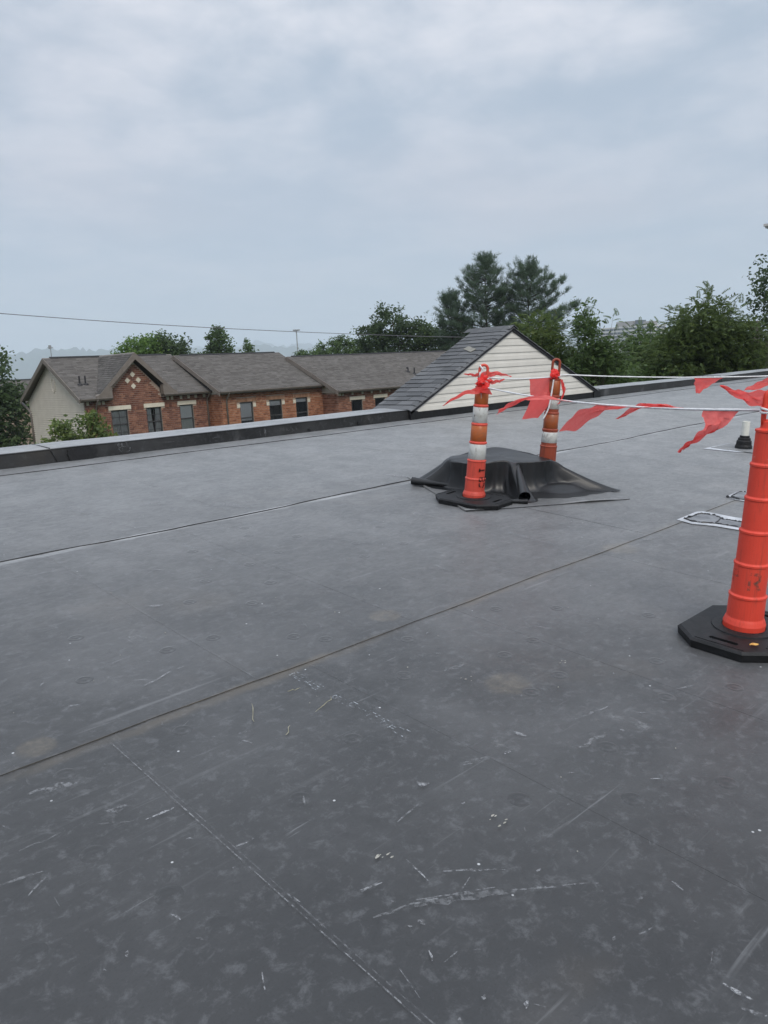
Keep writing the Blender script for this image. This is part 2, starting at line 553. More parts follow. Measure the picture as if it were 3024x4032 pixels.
# ------------------------------------------------------------------ ground and hills
def ground_f(nt):
    P = oc(nt)
    n = noise(nt, P, .02, 6, .6)
    n2 = noise(nt, P, .6, 5, .6)
    c = mixc(nt, sstep(nt, n, .4, .6), (.035, .055, .018), (.075, .090, .035))
    c = mixc(nt, mth(nt, 'MULTIPLY', n2, .5), c, (.05, .045, .03))
    return pbsdf(nt, c, .95, .2)


M_ground = mat('grass_ground', ground_f)
R_G = 9000
gm = MB()
gm.grid(lambda u, v: (-R_G + 2 * R_G * u, -R_G + 2 * R_G * v, GROUND), 24, 24)
tag(gm.build('ground', M_ground), kind='structure')


def hill_f(nt):
    n = noise(nt, oc(nt), .02, 6, .65)
    return pbsdf(nt, mixc(nt, sstep(nt, n, .35, .65), (.018, .030, .016), (.042, .060, .028)), .95, .1)


M_hill = mat('wooded_hill', hill_f)


def hill(dist, prof, tree_h, seed):
    """a wooded ridge: prof = [(azimuth deg from +Y towards +X, height m)]"""
    r = np.random.default_rng(seed)
    az = np.array([p[0] for p in prof])
    hh = np.array([p[1] for p in prof]) * HK
    dist, tree_h = dist * HK, tree_h * HK
    N = 700
    a = np.linspace(az[0], az[-1], N)
    h = np.interp(a, az, hh)
    def wob(step):
        k = np.linspace(az[0], az[-1], max(4, int((az[-1] - az[0]) / step)))
        return np.interp(a, k, r.normal(size=len(k)))
    h = h + 9 * wob(3.0) + 4 * wob(.9) + tree_h * .45 * wob(.22) + tree_h * .30 * np.abs(wob(.10))
    rows = []
    for d, f in ((-900, 0.0), (-500, .35), (-200, .78), (-60, .94), (0, 1.0), (120, .9), (700, .2), (1100, 0)):
        jit = r.normal(size=N) * tree_h * .25 * (0 < f < 1)
        z = np.maximum(GROUND - 2, GROUND - 2 + (h - GROUND) * f + jit * f)
        D = dist + d
        rows.append(np.stack([np.sin(np.radians(a)) * D, np.cos(np.radians(a)) * D, z], 1))
    V = np.concatenate(rows)
    F = []
    for j in range(len(rows) - 1):
        i = np.arange(N - 1)
        F.append(np.stack([j * N + i, j * N + i + 1, (j + 1) * N + i + 1, (j + 1) * N + i], 1))
    o = link('hills', np_mesh('hills', V, np.concatenate(F), M_hill))
    tag(o, kind='structure')


HK = 1.75
hill(3000, [(-30, 60), (5, 70), (15, 80), (18, 92), (20.5, 112), (23, 108), (26, 92), (30, 96), (31.5, 90), (34, 82), (38, 70), (45, 62), (75, 60), (110, 60)], 14, 3)
hill(4300, [(-30, 90), (10, 105), (17, 118), (26, 120), (30.3, 140), (32, 122), (34.6, 148), (36, 125), (38, 132), (40, 126), (42.5, 138), (47, 130), (70, 120), (110, 110)], 16, 5)

# ------------------------------------------------------------------ our building: the membrane roof
X0, X1, S0 = -7.0, 36.0, -8.0
Y_PAR = 8.72
S_PAR = Y_PAR / math.cos(SLOPE)
body = MB()
body.prism([(X0, S0, GROUND), (X1, S0, GROUND), (X1, Y_PAR + .62, GROUND), (X0, Y_PAR + .62, GROUND)], (0, 0, -S0 * 0 + 4.35))
M_ownwall = plain('own_building_brick', (.17, .06, .04), (.22, .09, .06), .9, 6)
tag(body.build('building_wall', M_ownwall), kind='structure')

deck = MB()
deck.prism([(X0, S0, -.25), (X1, S0, -.25), (X1, S_PAR + .02, -.25), (X0, S_PAR + .02, -.25)], (0, 0, .235))
roof = deck.build('flat_roof', M_roof, None, MR)
tag(roof, kind='structure')


def wob1(x):
    return .026 * math.sin(x * .9 + .4) + .016 * math.sin(x * 2.1) + .008 * math.sin(x * 5.3) + .004 * math.sin(x * 11.7)


def seam_s(k, x):
    if k == 0: return S0
    if k == 1: return SEAM2 + wob1(x) * .5
    if k == 2: return SEAM1 + wob1(x + 2) * .9
    if k == 3: return SEAM3 + wob1(x + 5) * .5
    return S_PAR + .01


def add_sheet(k, xa, xb):
    nx = max(6, int((xb - xa) / .22))
    ns = 10
    def fn(u, v):
        x = xa + (xb - xa) * u
        s = seam_s(k, x) + (seam_s(k + 1, x) - seam_s(k, x)) * v
        h = .0028 * (1 - v) + .0005 * (1 - u)
        return (x, s, h)
    g = MB()
    g.grid(fn, nx, ns)
    n0 = len(g.v)
    # turned-down near and left edges give the lap its thickness
    vs = [fn(i / nx, 0) for i in range(nx + 1)]
    g.add(vs + [(x, s, -.012) for x, s, h in vs], [(nx + 1 + i, nx + 2 + i, i + 1, i) for i in range(nx)])
    vs = [fn(0, j / ns) for j in range(ns + 1)]
    g.add(vs + [(x, s, -.012) for x, s, h in vs], [(j, j + 1, ns + 2 + j, ns + 1 + j) for j in range(ns)])
    return g.build('membrane_sheet', M_roof, roof)


CUTS = [[X0, -.9, .06, 1.04, 2.02, 3.05, 4.6, 7.6, 10.6, 13.6, 18, 24, 30, X1],
        [X0, -1.2, .72, 1.75, 2.755, 5.3, 8.35, 11.4, 14.4, 19, 25, X1],
        [X0, 0.3, 3.35, 6.4, 9.45, 12.5, 17, 23, 29, X1],
        [X0, 3.4, 9.4, 15.4, 24, X1]]
for k, cuts in enumerate(CUTS):
    for xa, xb in zip(cuts[:-1], cuts[1:]):
        add_sheet(k, xa, xb)

for k, m, r in ((2, M_caulk, .0055), (1, M_brownbead, .0015), (3, M_caulk, .005)):
    xs = np.arange(X0, 30, .18)
    b = MB()
    b.tube([(x, seam_s(k, x) - .004 + random.uniform(-.002, .002), .0035) for x in xs], [r * random.uniform(.6, 1.2) for _ in xs], 5)
    b.build('seam_bead', m, roof)
for xs_, sa, sb, m in ((1.04, -4, SEAM2, M_scuff), (2.02, -4, SEAM2, M_caulk)):
    pass
# light wear on the upstanding factory seams
wm = MB()
for xs_, sa, sb, al in ((1.04, -3, SEAM2, .50), (1.056, -3, SEAM2, .25), (1.75, 2.8, 5.3, .30), (2.755, 2.8, 5.3, .10), (2.04, -3, 2.7, .10), (.06, -3, 2.7, .2)):
    ss = np.arange(sa, sb, .06)
    for a_, b_ in zip(ss[:-1], ss[1:]):
        ww = random.uniform(.0008, .0024)
        al_ = al * random.choice((.55, .7, .85, 1))
        wm.add([(xs_ - ww, a_, .0085), (xs_ + ww, a_, .0085), (xs_ + ww, b_, .0085), (xs_ - ww, b_, .0085)], [(0, 1, 2, 3)], min(1, al_))
wm.build('seam_wear', M_scuff, roof, tones=True, kind='stuff')
ds = MB()
for xs_, sa, sb, k in ((5.297, SEAM2 + .02, 4.0, 1),):
    ss = np.arange(sa, sb, .15)
    b = MB()
    b.tube([(xs_ + random.uniform(-.001, .001), q, .0035) for q in ss], [random.uniform(.0002, .0009) for _ in ss], 5)
    b.build('seam_bead', M_seam, roof)

# fastener plates telegraphing through the sheet
pm = MB()
pm.lathe([(.046, -.0016), (.040, -.0006), (.034, .0004), (.029, .0007), (.024, .0002), (.018, .0001), (.011, .0006), (.006, .0010), (.0, .0011)], 24, False)
plate_me = pm.mesh('fastener_plate', M_roof, True)
PLATES = [(2.271, 2.357), (2.559, 1.858), (2.791, 1.87), (2.947, 1.432), (3.256, 1.267), (2.408, 1.398), (2.178, 1.168), (2.506, .987),
          (1.897, 1.432), (3.773, 1.945), (3.49, 2.353), (3.228, 2.58), (3.253, 1.635), (2.567, 2.626), (2.779, 2.173), (3.027, 2.183),
          (.835, 2.63), (1.29, 2.616), (1.852, 3.311), (2.261, 2.908), (2.162, 3.043), (2.281, 4.1), (2.275, 3.584), (2.025, 3.844),
          (2.559, 3.804), (1.185, 3.299), (1.612, 3.334), (1.345, 3.785), (1.738, 2.108), (2.261, 2.347), (.461, 1.897), (.861, 1.647),
          (.733, 2.158), (1.123, 1.465), (1.357, 1.945), (.816, 1.843), (2.969, 4.287), (2.54, 4.709), (2.668, 4.194), (3.049, 4.777),
          (3.305, 4.521), (3.951, 4.296), (3.516, 4.084), (3.339, 3.805), (3.151, 4.982), (3.757, 3.844)]
for x, s in PLATES:
    k_ = 0 if s < SEAM2 else (1 if s < SEAM1 else 2)
    lo_, hi_ = seam_s(k_, x), seam_s(k_ + 1, x)
    hh = .0028 * (1 - (s - lo_) / (hi_ - lo_)) + .0009
    link('fastener_plate', plate_me, roof, Matrix.Translation((x, s, hh)))

# scuffs (x1, s1, x2, s2, width, strength), measured on the membrane
MARKS = [(.92, 2.19, 1.02, 2.18, .012, .9), (.48, 2.2, .59, 2.17, .012, .5), (.69, 2.59, .85, 2.54, .035, .4), (.84, 2.31, .91, 2.3, .03, .4),
         (.78, 1.77, .79, 1.73, .008, .9), (.85, 1.44, .82, 1.38, .006, .8), (.64, 1.73, .63, 1.71, .01, .9), (1.06, 1.88, 1.12, 1.87, .012, .6),
         (1.21, 1.48, 1.28, 1.46, .008, .6), (.7, 2.31, .57, 2.31, .012, .35), (.78, 2.28, .9, 2.2, .01, .2), (1.4, 1.48, 1.38, 1.37, .010, .9),
         (1.44, 1.37, 1.58, 1.25, .010, .5), (1.28, 1.33, 1.54, 1.18, .03, .28), (1.30, 1.345, 1.50, 1.225, .006, .5), (1.53, 1.18, 1.71, 1.05, .008, .4),
         (1.35, 1.31, 1.29, 1.34, .012, .7), (1.25, 1.29, 1.26, 1.27, .02, .6), (1.64, .86, 1.69, .84, .01, .5), (1.65, .64, 1.65, .57, .012, .8),
         (1.61, .58, 1.63, .53, .012, .8), (1.2, 1.2, 1.18, 1.17, .007, .8), (1.2, 1.15, 1.25, 1.15, .007, .6), (1.7, 1.73, 1.72, 1.69, .03, .6),
         (1.2, 1.02, 1.19, 1.01, .012, .8), (1.24, .93, 1.26, .94, .012, .9), (1.89, .89, 1.88, .85, .008, .6), (1.21, 1.47, 1.29, 1.47, .006, .5),
         (1.5, 1.62, 1.62, 1.64, .008, .35), (1.16, 1.38, 1.29, 1.34, .012, .4), (1.34, 3.05, 1.51, 3.1, .012, .6), (1.52, 3.1, 1.6, 3.11, .008, .35),
         (1.81, 3.93, 1.88, 3.89, .03, .5), (2.13, 4.53, 2.21, 4.43, .012, .5), (1.02, 3.1, 1.07, 3.08, .012, .5), (1.43, 2.43, 1.46, 2.42, .006, .9),
         (1.13, 3.21, 1.34, 3.21, .01, .25), (1.51, 3.61, 1.54, 3.44, .006, .3), (2.48, 1.59, 2.68, 1.55, .012, .4), (2.23, 1.7, 2.23, 1.65, .025, .6),
         (2.31, 1.46, 2.47, 1.45, .03, .4), (2.54, 1.42, 2.55, 1.41, .02, .7), (2.32, 1.18, 2.35, 1.15, .008, .7), (2.42, 2.24, 2.54, 2.23, .03, .3),
         (2.07, 1.63, 2.1, 1.63, .02, .8), (1.9, 1.7, 2.01, 1.66, .012, .4), (5.37, 5.76, 5.52, 5.42, .06, .6), (5.21, 5.61, 5.31, 5.58, .03, .4),
         (2.88, 6.18, 3.11, 6.2, .04, .45), (3.43, 5.84, 3.5, 5.51, .08, .3), (3.58, 5.7, 3.77, 5.66, .02, .5), (4.27, 5.63, 4.37, 5.58, .04, .4),
         (2.41, 6.58, 2.43, 6.14, .05, .2), (2.42, 5.77, 2.46, 5.83, .02, .6), (2.76, 5.61, 2.91, 5.55, .02, .3), (4.44, 4.48, 4.47, 4.01, .012, .6),
         (5.1, 2.7, 5.22, 2.64, .05, .4), (4.67, 4.04, 4.64, 3.6, .012, .15), (8.9, 5.6, 9.9, 5.5, .05, .4), (8.2, 5.9, 8.9, 5.8, .04, .3)]
for i_ in range(420):       # small random scuffs everywhere people walk
    x, s = (random.uniform(.2, 9), random.uniform(.3, 8)) if i_ < 170 else (random.uniform(.2, 3.6), random.uniform(.25, 3.4))
    a = random.uniform(0, math.pi)
    L = random.choice((.006, .008, .012, .016, .02, .03, .05, .10))
    MARKS.append((x, s, x + L * math.cos(a), s + L * math.sin(a), random.uniform(.003, .010), random.uniform(.12, .60)))


def ribbon(mb, x1, s1, x2, s2, w_, al, h=.0105):
    d = Vector((x2 - x1, s2 - s1))
    L = max(d.length, .004)
    d /= L
    n = Vector((-d.y, d.x))
    k = max(2, int(L / .03))
    prev = None
    for i in range(k + 1):
        t = i / k
        ww = w_ * .5 * (.25 + .75 * math.sin(math.pi * min(max(t, .06), .94))) * random.uniform(.6, 1.2)
        c = Vector((x1, s1)) + d * L * t + n * w_ * .3 * random.uniform(-1, 1)
        pair = ((c.x + n.x * ww, c.y + n.y * ww, h), (c.x - n.x * ww, c.y - n.y * ww, h))
        if prev:
            mb.add([prev[0], prev[1], pair[1], pair[0]], [(0, 1, 2, 3)], al * random.uniform(.6, 1.0))
        prev = pair


sm = MB()
for q in MARKS:
    ribbon(sm, *q)
sm.build('scuff_marks', M_scuff, roof, tones=True, kind='stuff')

# maker's print, worn to unreadable dashes
pr = MB()
for (x, sa, sb, wd) in ((1.895, 2.70, 2.50, .06), (1.9, 2.41, 1.98, .06), (2.565, 4.88, 4.73, .05), (2.58, 4.62, 4.18, .05), (4.53, 3.57, 3.07, .04)):
    s = sa
    while s > sb:
        L = random.uniform(.008, .03)
        for row in range(4):
            if random.random() < .62:
                xx = x + (row - 1.5) * wd / 4 + random.uniform(-.004, .004)
                pr.add([(xx - .0022, s, .011), (xx + .0022, s, .011), (xx + .0022, s - L, .011), (xx - .0022, s - L, .011)], [(0, 1, 2, 3)], random.uniform(.4, .95))
        if random.random() < .6:
            pr.add([(x - wd * .3, s, .0112), (x + wd * .2, s, .0112), (x + wd * .2, s - .004, .0112), (x - wd * .3, s - .004, .0112)], [(0, 1, 2, 3)], random.uniform(.3, .8))
        s -= L + random.uniform(.002, .012)
        if random.random() < .06: s -= .03
pr.build('worn_print', M_print, roof, tones=True, kind='stuff')

cm = MB()
for x, s, n in ((1.76, 1.41, 6), (1.36, 1.55, 7), (2.9, 1.93, 5), (2.43, 2.12, 5), (5.15, 2.67, 6)):
    for _ in range(n):
        cx_, cs_ = x + random.gauss(0, .018), s + random.gauss(0, .018)
        k = random.randint(5, 7)
        R_ = random.uniform(.002, .011)
        poly = [(cx_ + R_ * random.uniform(.6, 1.2) * math.cos(2 * math.pi * i / k), cs_ + R_ * random.uniform(.15, .55) * math.sin(2 * math.pi * i / k), .0085) for i in range(k)]
        cm.prism(poly, (0, 0, .0004))
for _ in range(140):
    cx_, cs_ = random.uniform(.3, 9), random.uniform(.4, 7.8)
    R_ = random.uniform(.0012, .0032)
    cm.lathe([(R_, .006), (R_ * .9, .006 + R_), (0, .006 + R_ * 1.5)], 6, False, (cx_, cs_, 0))
cm.build('paint_chips_and_grit', M_chip, roof, kind='stuff')

STALKS = (((1.6, 2.59, 1.52, 2.46), 'pale grass stalk lying alone beside the worn print nearest the brown seam'),
          ((1.55, 2.29, 1.61, 2.34), 'short straight grass stalk on the bare membrane away from the print'),
          ((1.76, 2.35, 1.89, 2.41), 'longest bent grass stalk lying beside the second block of worn print'),
          ((1.77, 2.58, 1.84, 2.56), 'short grass stalk lying across the first block of worn print'))
for (x1, s1, x2, s2), lab in STALKS:
    b = MB()
    d = Vector((x2 - x1, s2 - s1, 0))
    pts = [Vector((x1, s1, 0)) + d * t + Vector((random.uniform(-.008, .008), random.uniform(-.008, .008), 0)) for t in np.linspace(0, 1, 6)]
    c = sum(pts, Vector()) / len(pts)
    b.tube([p - c + Vector((0, 0, .0102)) for p in pts], [.0008, .0016, .0022, .0014, .002, .0008], 5)
    o = b.build('grass_stalk', M_straw, None, MR @ Matrix.Translation(c))
    tag(o, lab, 'grass', 'dry grass bits on the roof')

# caulked repair patches
def patch(outer, inner, beads, pl):
    b = MB()
    b.prism([(x, s, .0055) for x, s in outer], (0, 0, .0035))
    pr_ = b.build('talc_apron', M_primer, roof)
    b = MB()
    b.prism([(x, s, .006) for x, s in inner], (0, 0, .007))
    b.build('repair_patch', pl, roof)
    for bd in beads:
        fine = []
        for (xa, sa), (xb, sb) in zip(bd[:-1], bd[1:]):
            for t in np.linspace(0, 1, 7)[:-1]:
                fine.append((xa + (xb - xa) * t + random.gauss(0, .003), sa + (sb - sa) * t + random.gauss(0, .003), .011))
        fine.append((bd[-1][0], bd[-1][1], .011))
        b = MB()
        b.tube(fine, [max(.003, random.gauss(.0085, .003)) for _ in fine], 6)
        b.build('caulk_bead', M_caulk, roof)


patch([(5.857, 2.794), (6.234, 2.807), (6.297, 2.776), (6.289, 2.56), (6.30, 2.2), (5.93, 2.2), (5.917, 2.304), (5.891, 2.511), (5.826, 2.653)][::-1],
      [(5.925, 2.75), (6.18, 2.74), (6.215, 2.64), (6.15, 2.54), (6.152, 2.22), (5.985, 2.22), (5.958, 2.53), (5.89, 2.678)][::-1],
      [[(5.925, 2.757), (5.998, 2.752), (6.162, 2.755), (6.197, 2.717), (6.214, 2.642), (6.159, 2.553), (5.958, 2.531), (5.91, 2.612), (5.89, 2.678), (5.925, 2.757)],
       [(5.958, 2.531), (5.983, 2.437), (5.984, 2.344), (5.987, 2.22)], [(6.135, 2.538), (6.152, 2.485), (6.154, 2.399), (6.152, 2.22)]], M_dusty)
patch([(6.95, 2.66), (7.36, 2.60), (7.37, 2.86), (7.26, 2.89), (7.0, 2.87), (6.94, 2.76)],
      [(6.98, 2.70), (7.30, 2.66), (7.32, 2.83), (7.26, 2.86), (7.03, 2.84), (6.975, 2.75)],
      [[(6.998, 2.861), (6.967, 2.75), (6.986, 2.701), (7.091, 2.666), (7.3, 2.64)], [(7.313, 2.831), (7.276, 2.864), (7.035, 2.842), (6.982, 2.751)]], M_dusty)

# ------------------------------------------------------------------ parapets
ZB, ZF, ZK = .66, .832, .852     # bottom, front top, back top


def parapet(xa, xb, label, joints, blobs, scrib):
    root = thing('roof_parapet', label, 'parapet', Matrix.Translation(((xa + xb) / 2, Y_PAR, ZB)))
    O = ((xa + xb) / 2, Y_PAR, ZB)
    n = int((xb - xa) / .3)
    cap = MB(O)
    rows = [(Y_PAR, ZB - .12), (Y_PAR, ZF - .02), (Y_PAR - .006, ZF - .006), (Y_PAR + .014, ZF), (Y_PAR + .55, ZK), (Y_PAR + .68, ZK - .003), (Y_PAR + .69, ZK - .05), (Y_PAR + .69, ZB - .5)]
    ph = random.uniform(0, 6)
    def fn(u, v):
        x = xa + (xb - xa) * u
        y, z = rows[int(round(v * (len(rows) - 1)))]
        return (x, y + .006 * math.sin(x * 1.7 + ph) + .003 * math.sin(x * 6), z + .005 * math.sin(x * .8 + ph) * (z > ZB) + .002 * math.sin(x * 4.1))
    def part(lo, hi):
        g = MB(O)
        g.grid(lambda u, v: fn(u, (lo + v * (hi - lo)) / (len(rows) - 1)), n, hi - lo)
        return g
    face = part(0, 3)
    for x in (xa, xb):
        vs = [(x, y, z) for y, z in rows]
        face.add(vs, [tuple(range(len(vs)))])
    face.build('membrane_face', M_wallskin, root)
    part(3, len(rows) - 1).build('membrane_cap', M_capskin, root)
    for (x, d) in joints:
        b = MB(O)
        b.tube([(x, Y_PAR - .01, ZB + .02), (x + d, Y_PAR - .012, ZF - .02), (x + d, Y_PAR + .02, ZF + .008), (x + d * .7, Y_PAR + .35, ZF + .016), (x + d * .4, Y_PAR + .68, ZK + .003)], .006, 6)
        b.build('joint_bead', M_caulk, root)
    for (x0_, x1_, z0_, z1_) in blobs:
        k = 26
        b = MB(O)
        poly = []
        for i in range(k):
            a_ = 2 * math.pi * i / k
            ca, sa = math.cos(a_), math.sin(a_)
            q = (abs(ca) ** 4 + abs(sa) ** 4) ** -.25
            poly.append(((x0_ + x1_) / 2 + (x1_ - x0_) / 2 * q * ca * random.uniform(.9, 1.05), Y_PAR - .008, (z0_ + z1_) / 2 + (z1_ - z0_) / 2 * q * sa * random.uniform(.9, 1.05)))
        b.prism(poly, (0, -.012, 0))
        b.build('caulk_smear', M_caulk, root)
    if scrib:
        b = MB(O)
        for pts in scrib:
            for (xa_, za_), (xb_, zb_) in zip(pts[:-1], pts[1:]):
                dx, dz = xb_ - xa_, zb_ - za_
                L = math.hypot(dx, dz) or 1
                nx, nz = -dz / L * .0028, dx / L * .0028
                yy = Y_PAR - .016
                b.add([(xa_ - nx, yy, za_ - nz), (xb_ - nx, yy, zb_ - nz), (xb_ + nx, yy, zb_ + nz), (xa_ + nx, yy, za_ + nz)], [(0, 1, 2, 3)], random.uniform(.15, .45))
        b.build('chalk_scribble', M_chalk, root, tones=True, kind='stuff')
    return root


def curl(x, z, w_, h, turns, n=18, ph=0.):
    return [(x + w_ * (t - .5) + w_ * .35 * math.cos(ph + turns * 2 * math.pi * t), z + h * .5 * math.sin(ph + turns * 2 * math.pi * t) * (1 - .3 * t)) for t in np.linspace(0, 1, n)]


scr = [curl(3.90, .785, .05, .05, 1.4), curl(3.96, .790, .05, .06, 1.1, ph=2), curl(3.91, .735, .04, .05, 1.2, ph=1), curl(4.01, .73, .05, .06, .8, ph=4),
       curl(5.98, .74, .02, .11, 1.6), curl(5.90, .74, .02, .09, .6, ph=1), curl(6.38, .755, .05, .06, .9, ph=2), curl(6.44, .735, .03, .05, 1.1, ph=4), curl(6.52, .74, .02, .06, .5, ph=1.5),
       curl(6.98, .745, .02, .06, .5, ph=1), curl(7.95, .745, .05, .08, .8, ph=2), curl(8.12, .77, .06, .04, .9, ph=1), curl(7.55, .74, .03, .05, .5, ph=3),
       [(4.45, .76), (4.62, .765)], [(5.15, .74), (5.2, .75), (5.28, .745)]]
parapet(X0, 8.86, 'black membrane parapet with top toned pale for dust and sky sheen running up to the shingled gable', [(3.16, -.06)],
        [(3.27, 3.62, .665, .815), (6.72, 6.77, .69, .72), (7.68, 7.74, .70, .745), (8.32, 8.36, .69, .71)], scr)
parapet(14.42, X1, 'black membrane parapet with top toned pale for dust and sky sheen below the green bushes', [(14.62, 0), (20.3, 0), (20.7, 0)],
        [(14.45, 14.66, .67, .815), (20.35, 20.65, .67, .81)], None)

# ------------------------------------------------------------------ gable on our roof
def own_gable():
    XL, XR, XA, ZE, ZA, YF, YK = 8.90, 14.42, 11.55, .80, 2.10, 8.73, 9.50
    O = (XA, YF, .70)
    root = thing('roof_gable', 'cream clapboard gable with dark slate shingles rising from the parapet', 'gable', Matrix.Translation(O))
    b = MB(O)
    b.prism([(XL, YF, .55), (XR, YF, .55), (XR, YF, ZE), (XA, YF, ZA), (XL, YF, ZE)], (0, YK - YF, 0))
    wall = b.build('gable_wall', M_siding_own, root)
    p = .127
    z = ZE - .015
    i = 0
    while z < ZA - .02:
        z1 = min(z + p, ZA - .005)
        def xl(zz): return XL + (XA - XL) * max(0, (zz - ZE)) / (ZA - ZE)
        def xr(zz): return XR - (XR - XA) * max(0, (zz - ZE)) / (ZA - ZE)
        # board profile: proud lower lip, dutch-lap groove under the next board
        prof = [(z, -.002), (z, -.030), (z + .010, -.032), (z + p * .60, -.028), (z + p * .66, -.025), (z1 + .004, -.019)]
        vs = []
        for zz, dy in prof:
            vs += [(xl(zz), YF + dy, zz), (xr(zz), YF + dy, zz)]
        fs = [(2 * k, 2 * k + 1, 2 * k + 3, 2 * k + 2) for k in range(len(prof) - 1)]
        b = MB(O)
        b.add(vs, fs)
        b.build('siding_board', M_siding_own, wall)
        z += p
        i += 1
    b = MB(O)
    b.box((XL - .06, YF - .035, .58), (XR + .02, YF - .002, ZE - .012))
    b.build('base_flashing', M_rubber, root)
    b = MB(O)
    b.prism([(8.80, YF - .055, .60), (8.98, YF - .055, .60), (8.98, YF - .055, .80), (8.80, YF - .055, .83)], (0, .05, 0))
    b.build('corner_flashing', M_rubber, root)
    b = MB(O)
    b.prism([(14.30, YF - .06, .60), (14.56, YF - .06, .60), (14.56, YF - .06, .79), (14.30, YF - .06, .80)], (0, .05, 0))
    b.build('corner_flashing', M_rubber, root)
    # decks and shingles, each tab a piece
    T = .03
    for side in (-1, 1):
        XE = XL - .12 if side < 0 else XR + .05
        ridge = Vector((XA, 0, ZA + .045))
        eave = Vector((XE, 0, ZE + .03))
        up = (ridge - eave)
        L = up.length
        up = up / L
        nrm = Vector((0, 1, 0)).cross(up) * (1 if side < 0 else -1)
        if nrm.z < 0: nrm = -nrm
        ya, yb = YF - .075, YK + .06
        b = MB(O)
        q = [eave + Vector((0, ya + .03, 0)), ridge + Vector((0, ya + .03, 0)), ridge + Vector((0, yb - .02, 0)), eave + Vector((0, yb - .02, 0))]
        b.prism([p_ - nrm * .004 for p_ in q], -nrm * T)
        deckp = b.build('roof_deck', M_shcore, root)
        exp, tab = .150, .335
        nrow = int(L / exp) + 1
        for r_ in range(nrow):
            v0 = r_ * exp
            flare = .035 * math.exp(-v0 / .22)
            vv1 = min(v0 + exp + .03, L + .01)
            y = ya - (r_ % 2) * tab * .5 - random.uniform(0, .06)
            while y < yb:
                y0, y1 = max(y, ya), min(y + tab - .010, yb)
                y += tab
                if y1 - y0 < .03: continue
                lift = .016 + random.uniform(-.003, .004)
                front = abs(y0 - ya) < 1e-6
                ys = [y0, y0 + .03, y0 + .07, y1] if front and y1 - y0 > .09 else [y0, y1]
                dr = [-.035, -.014, -.003, 0] if len(ys) == 4 else ([-.02, 0] if front else [0, 0])
                sag = random.uniform(.8, 1.2) if side < 0 else 1
                vs = []
                for yy, d_ in zip(ys, dr):
                    lo = eave + up * v0 + nrm * (lift + d_ * sag - .0) + Vector((0, yy, 0)) + Vector((0, 0, -flare * .0))
                    hi = eave + up * vv1 + nrm * (.002 + d_ * sag) + Vector((0, yy, 0))
                    vs += [lo, hi, lo - nrm * .014]
                m = len(ys)
                fs = []
                for k in range(m - 1):
                    a_, c_ = 3 * k, 3 * k + 3
                    f1 = (a_, c_, c_ + 1, a_ + 1)
                    f2 = (a_ + 2, c_ + 2, c_, a_)
                    fs += [f1, f2]
                fs += [(0, 1, 2), (3 * (m - 1) + 2, 3 * (m - 1) + 1, 3 * (m - 1))]
                b = MB(O)
                b.add(vs, fs)
                b.build('shingle', M_shingle_o, deckp)
        if side < 0:
            # a lone square tile of pale metal lying across the shingles
            c = eave + up * (L * .70) + nrm * .018 + Vector((0, YF + .28, 0))
            ca, cb_ = Vector((0, .165, 0)) + up * .02, up * .126 + Vector((0, .115, 0))
            b = MB(O)
            b.prism([c + ca, c + cb_, c - ca, c - cb_], nrm * .006)
            b.build('square_patch', plain('pale_metal_patch', (.17, .165, .145), (.23, .22, .19), .7, 20), deckp)
        b = MB(O)
        q = [eave - nrm * .035 + Vector((0, ya + .02, 0)), ridge - nrm * .035 + Vector((0, ya + .02, 0))]
        b.prism([q[0], q[1], q[1] - Vector((0, 0, .045)), q[0] - Vector((0, 0, .045))], (0, .03, 0))
        b.build('rake_edge', M_dark, root)
    # ridge caps
    y = YF - .085
    while y < YK + .05:
        b = MB(O)
        dx = .13
        dz = dx * .49
        z = ZA + .062
        b.add([(XA - dx, y, z - dz), (XA, y, z + .006), (XA + dx, y, z - dz), (XA - dx, y + .3, z - dz - .006), (XA, y + .3, z), (XA + dx, y + .3, z - dz - .006)],
              [(0, 1, 4, 3), (1, 2, 5, 4)])
        b.add([(XA - dx, y, z - dz), (XA, y, z + .006), (XA + dx, y, z - dz), (XA + dx, y, z - dz - .012), (XA, y, z - .006), (XA - dx, y, z - dz - .012)], [(0, 1, 4, 5), (1, 2, 3, 4)])
        b.build('ridge_shingle', M_shingle_o, root)
        y += .2


own_gable()

# ------------------------------------------------------------------ delineator posts
RH, AH = Vector((.724, -.690, 0)), Vector((.690, .724, 0))     # to the right / away, in the roof frame
TOPS = [.232 + .164 * i for i in range(6)]
RAD = [.088, .0815, .0755, .0695, .064, .0585]


def octagon(a, b, c):
    return [(-a, -b + c), (-a + c, -b), (a - c, -b), (a, -b + c), (a, b - c), (a - c, b), (-a + c, b), (-a, b - c)]


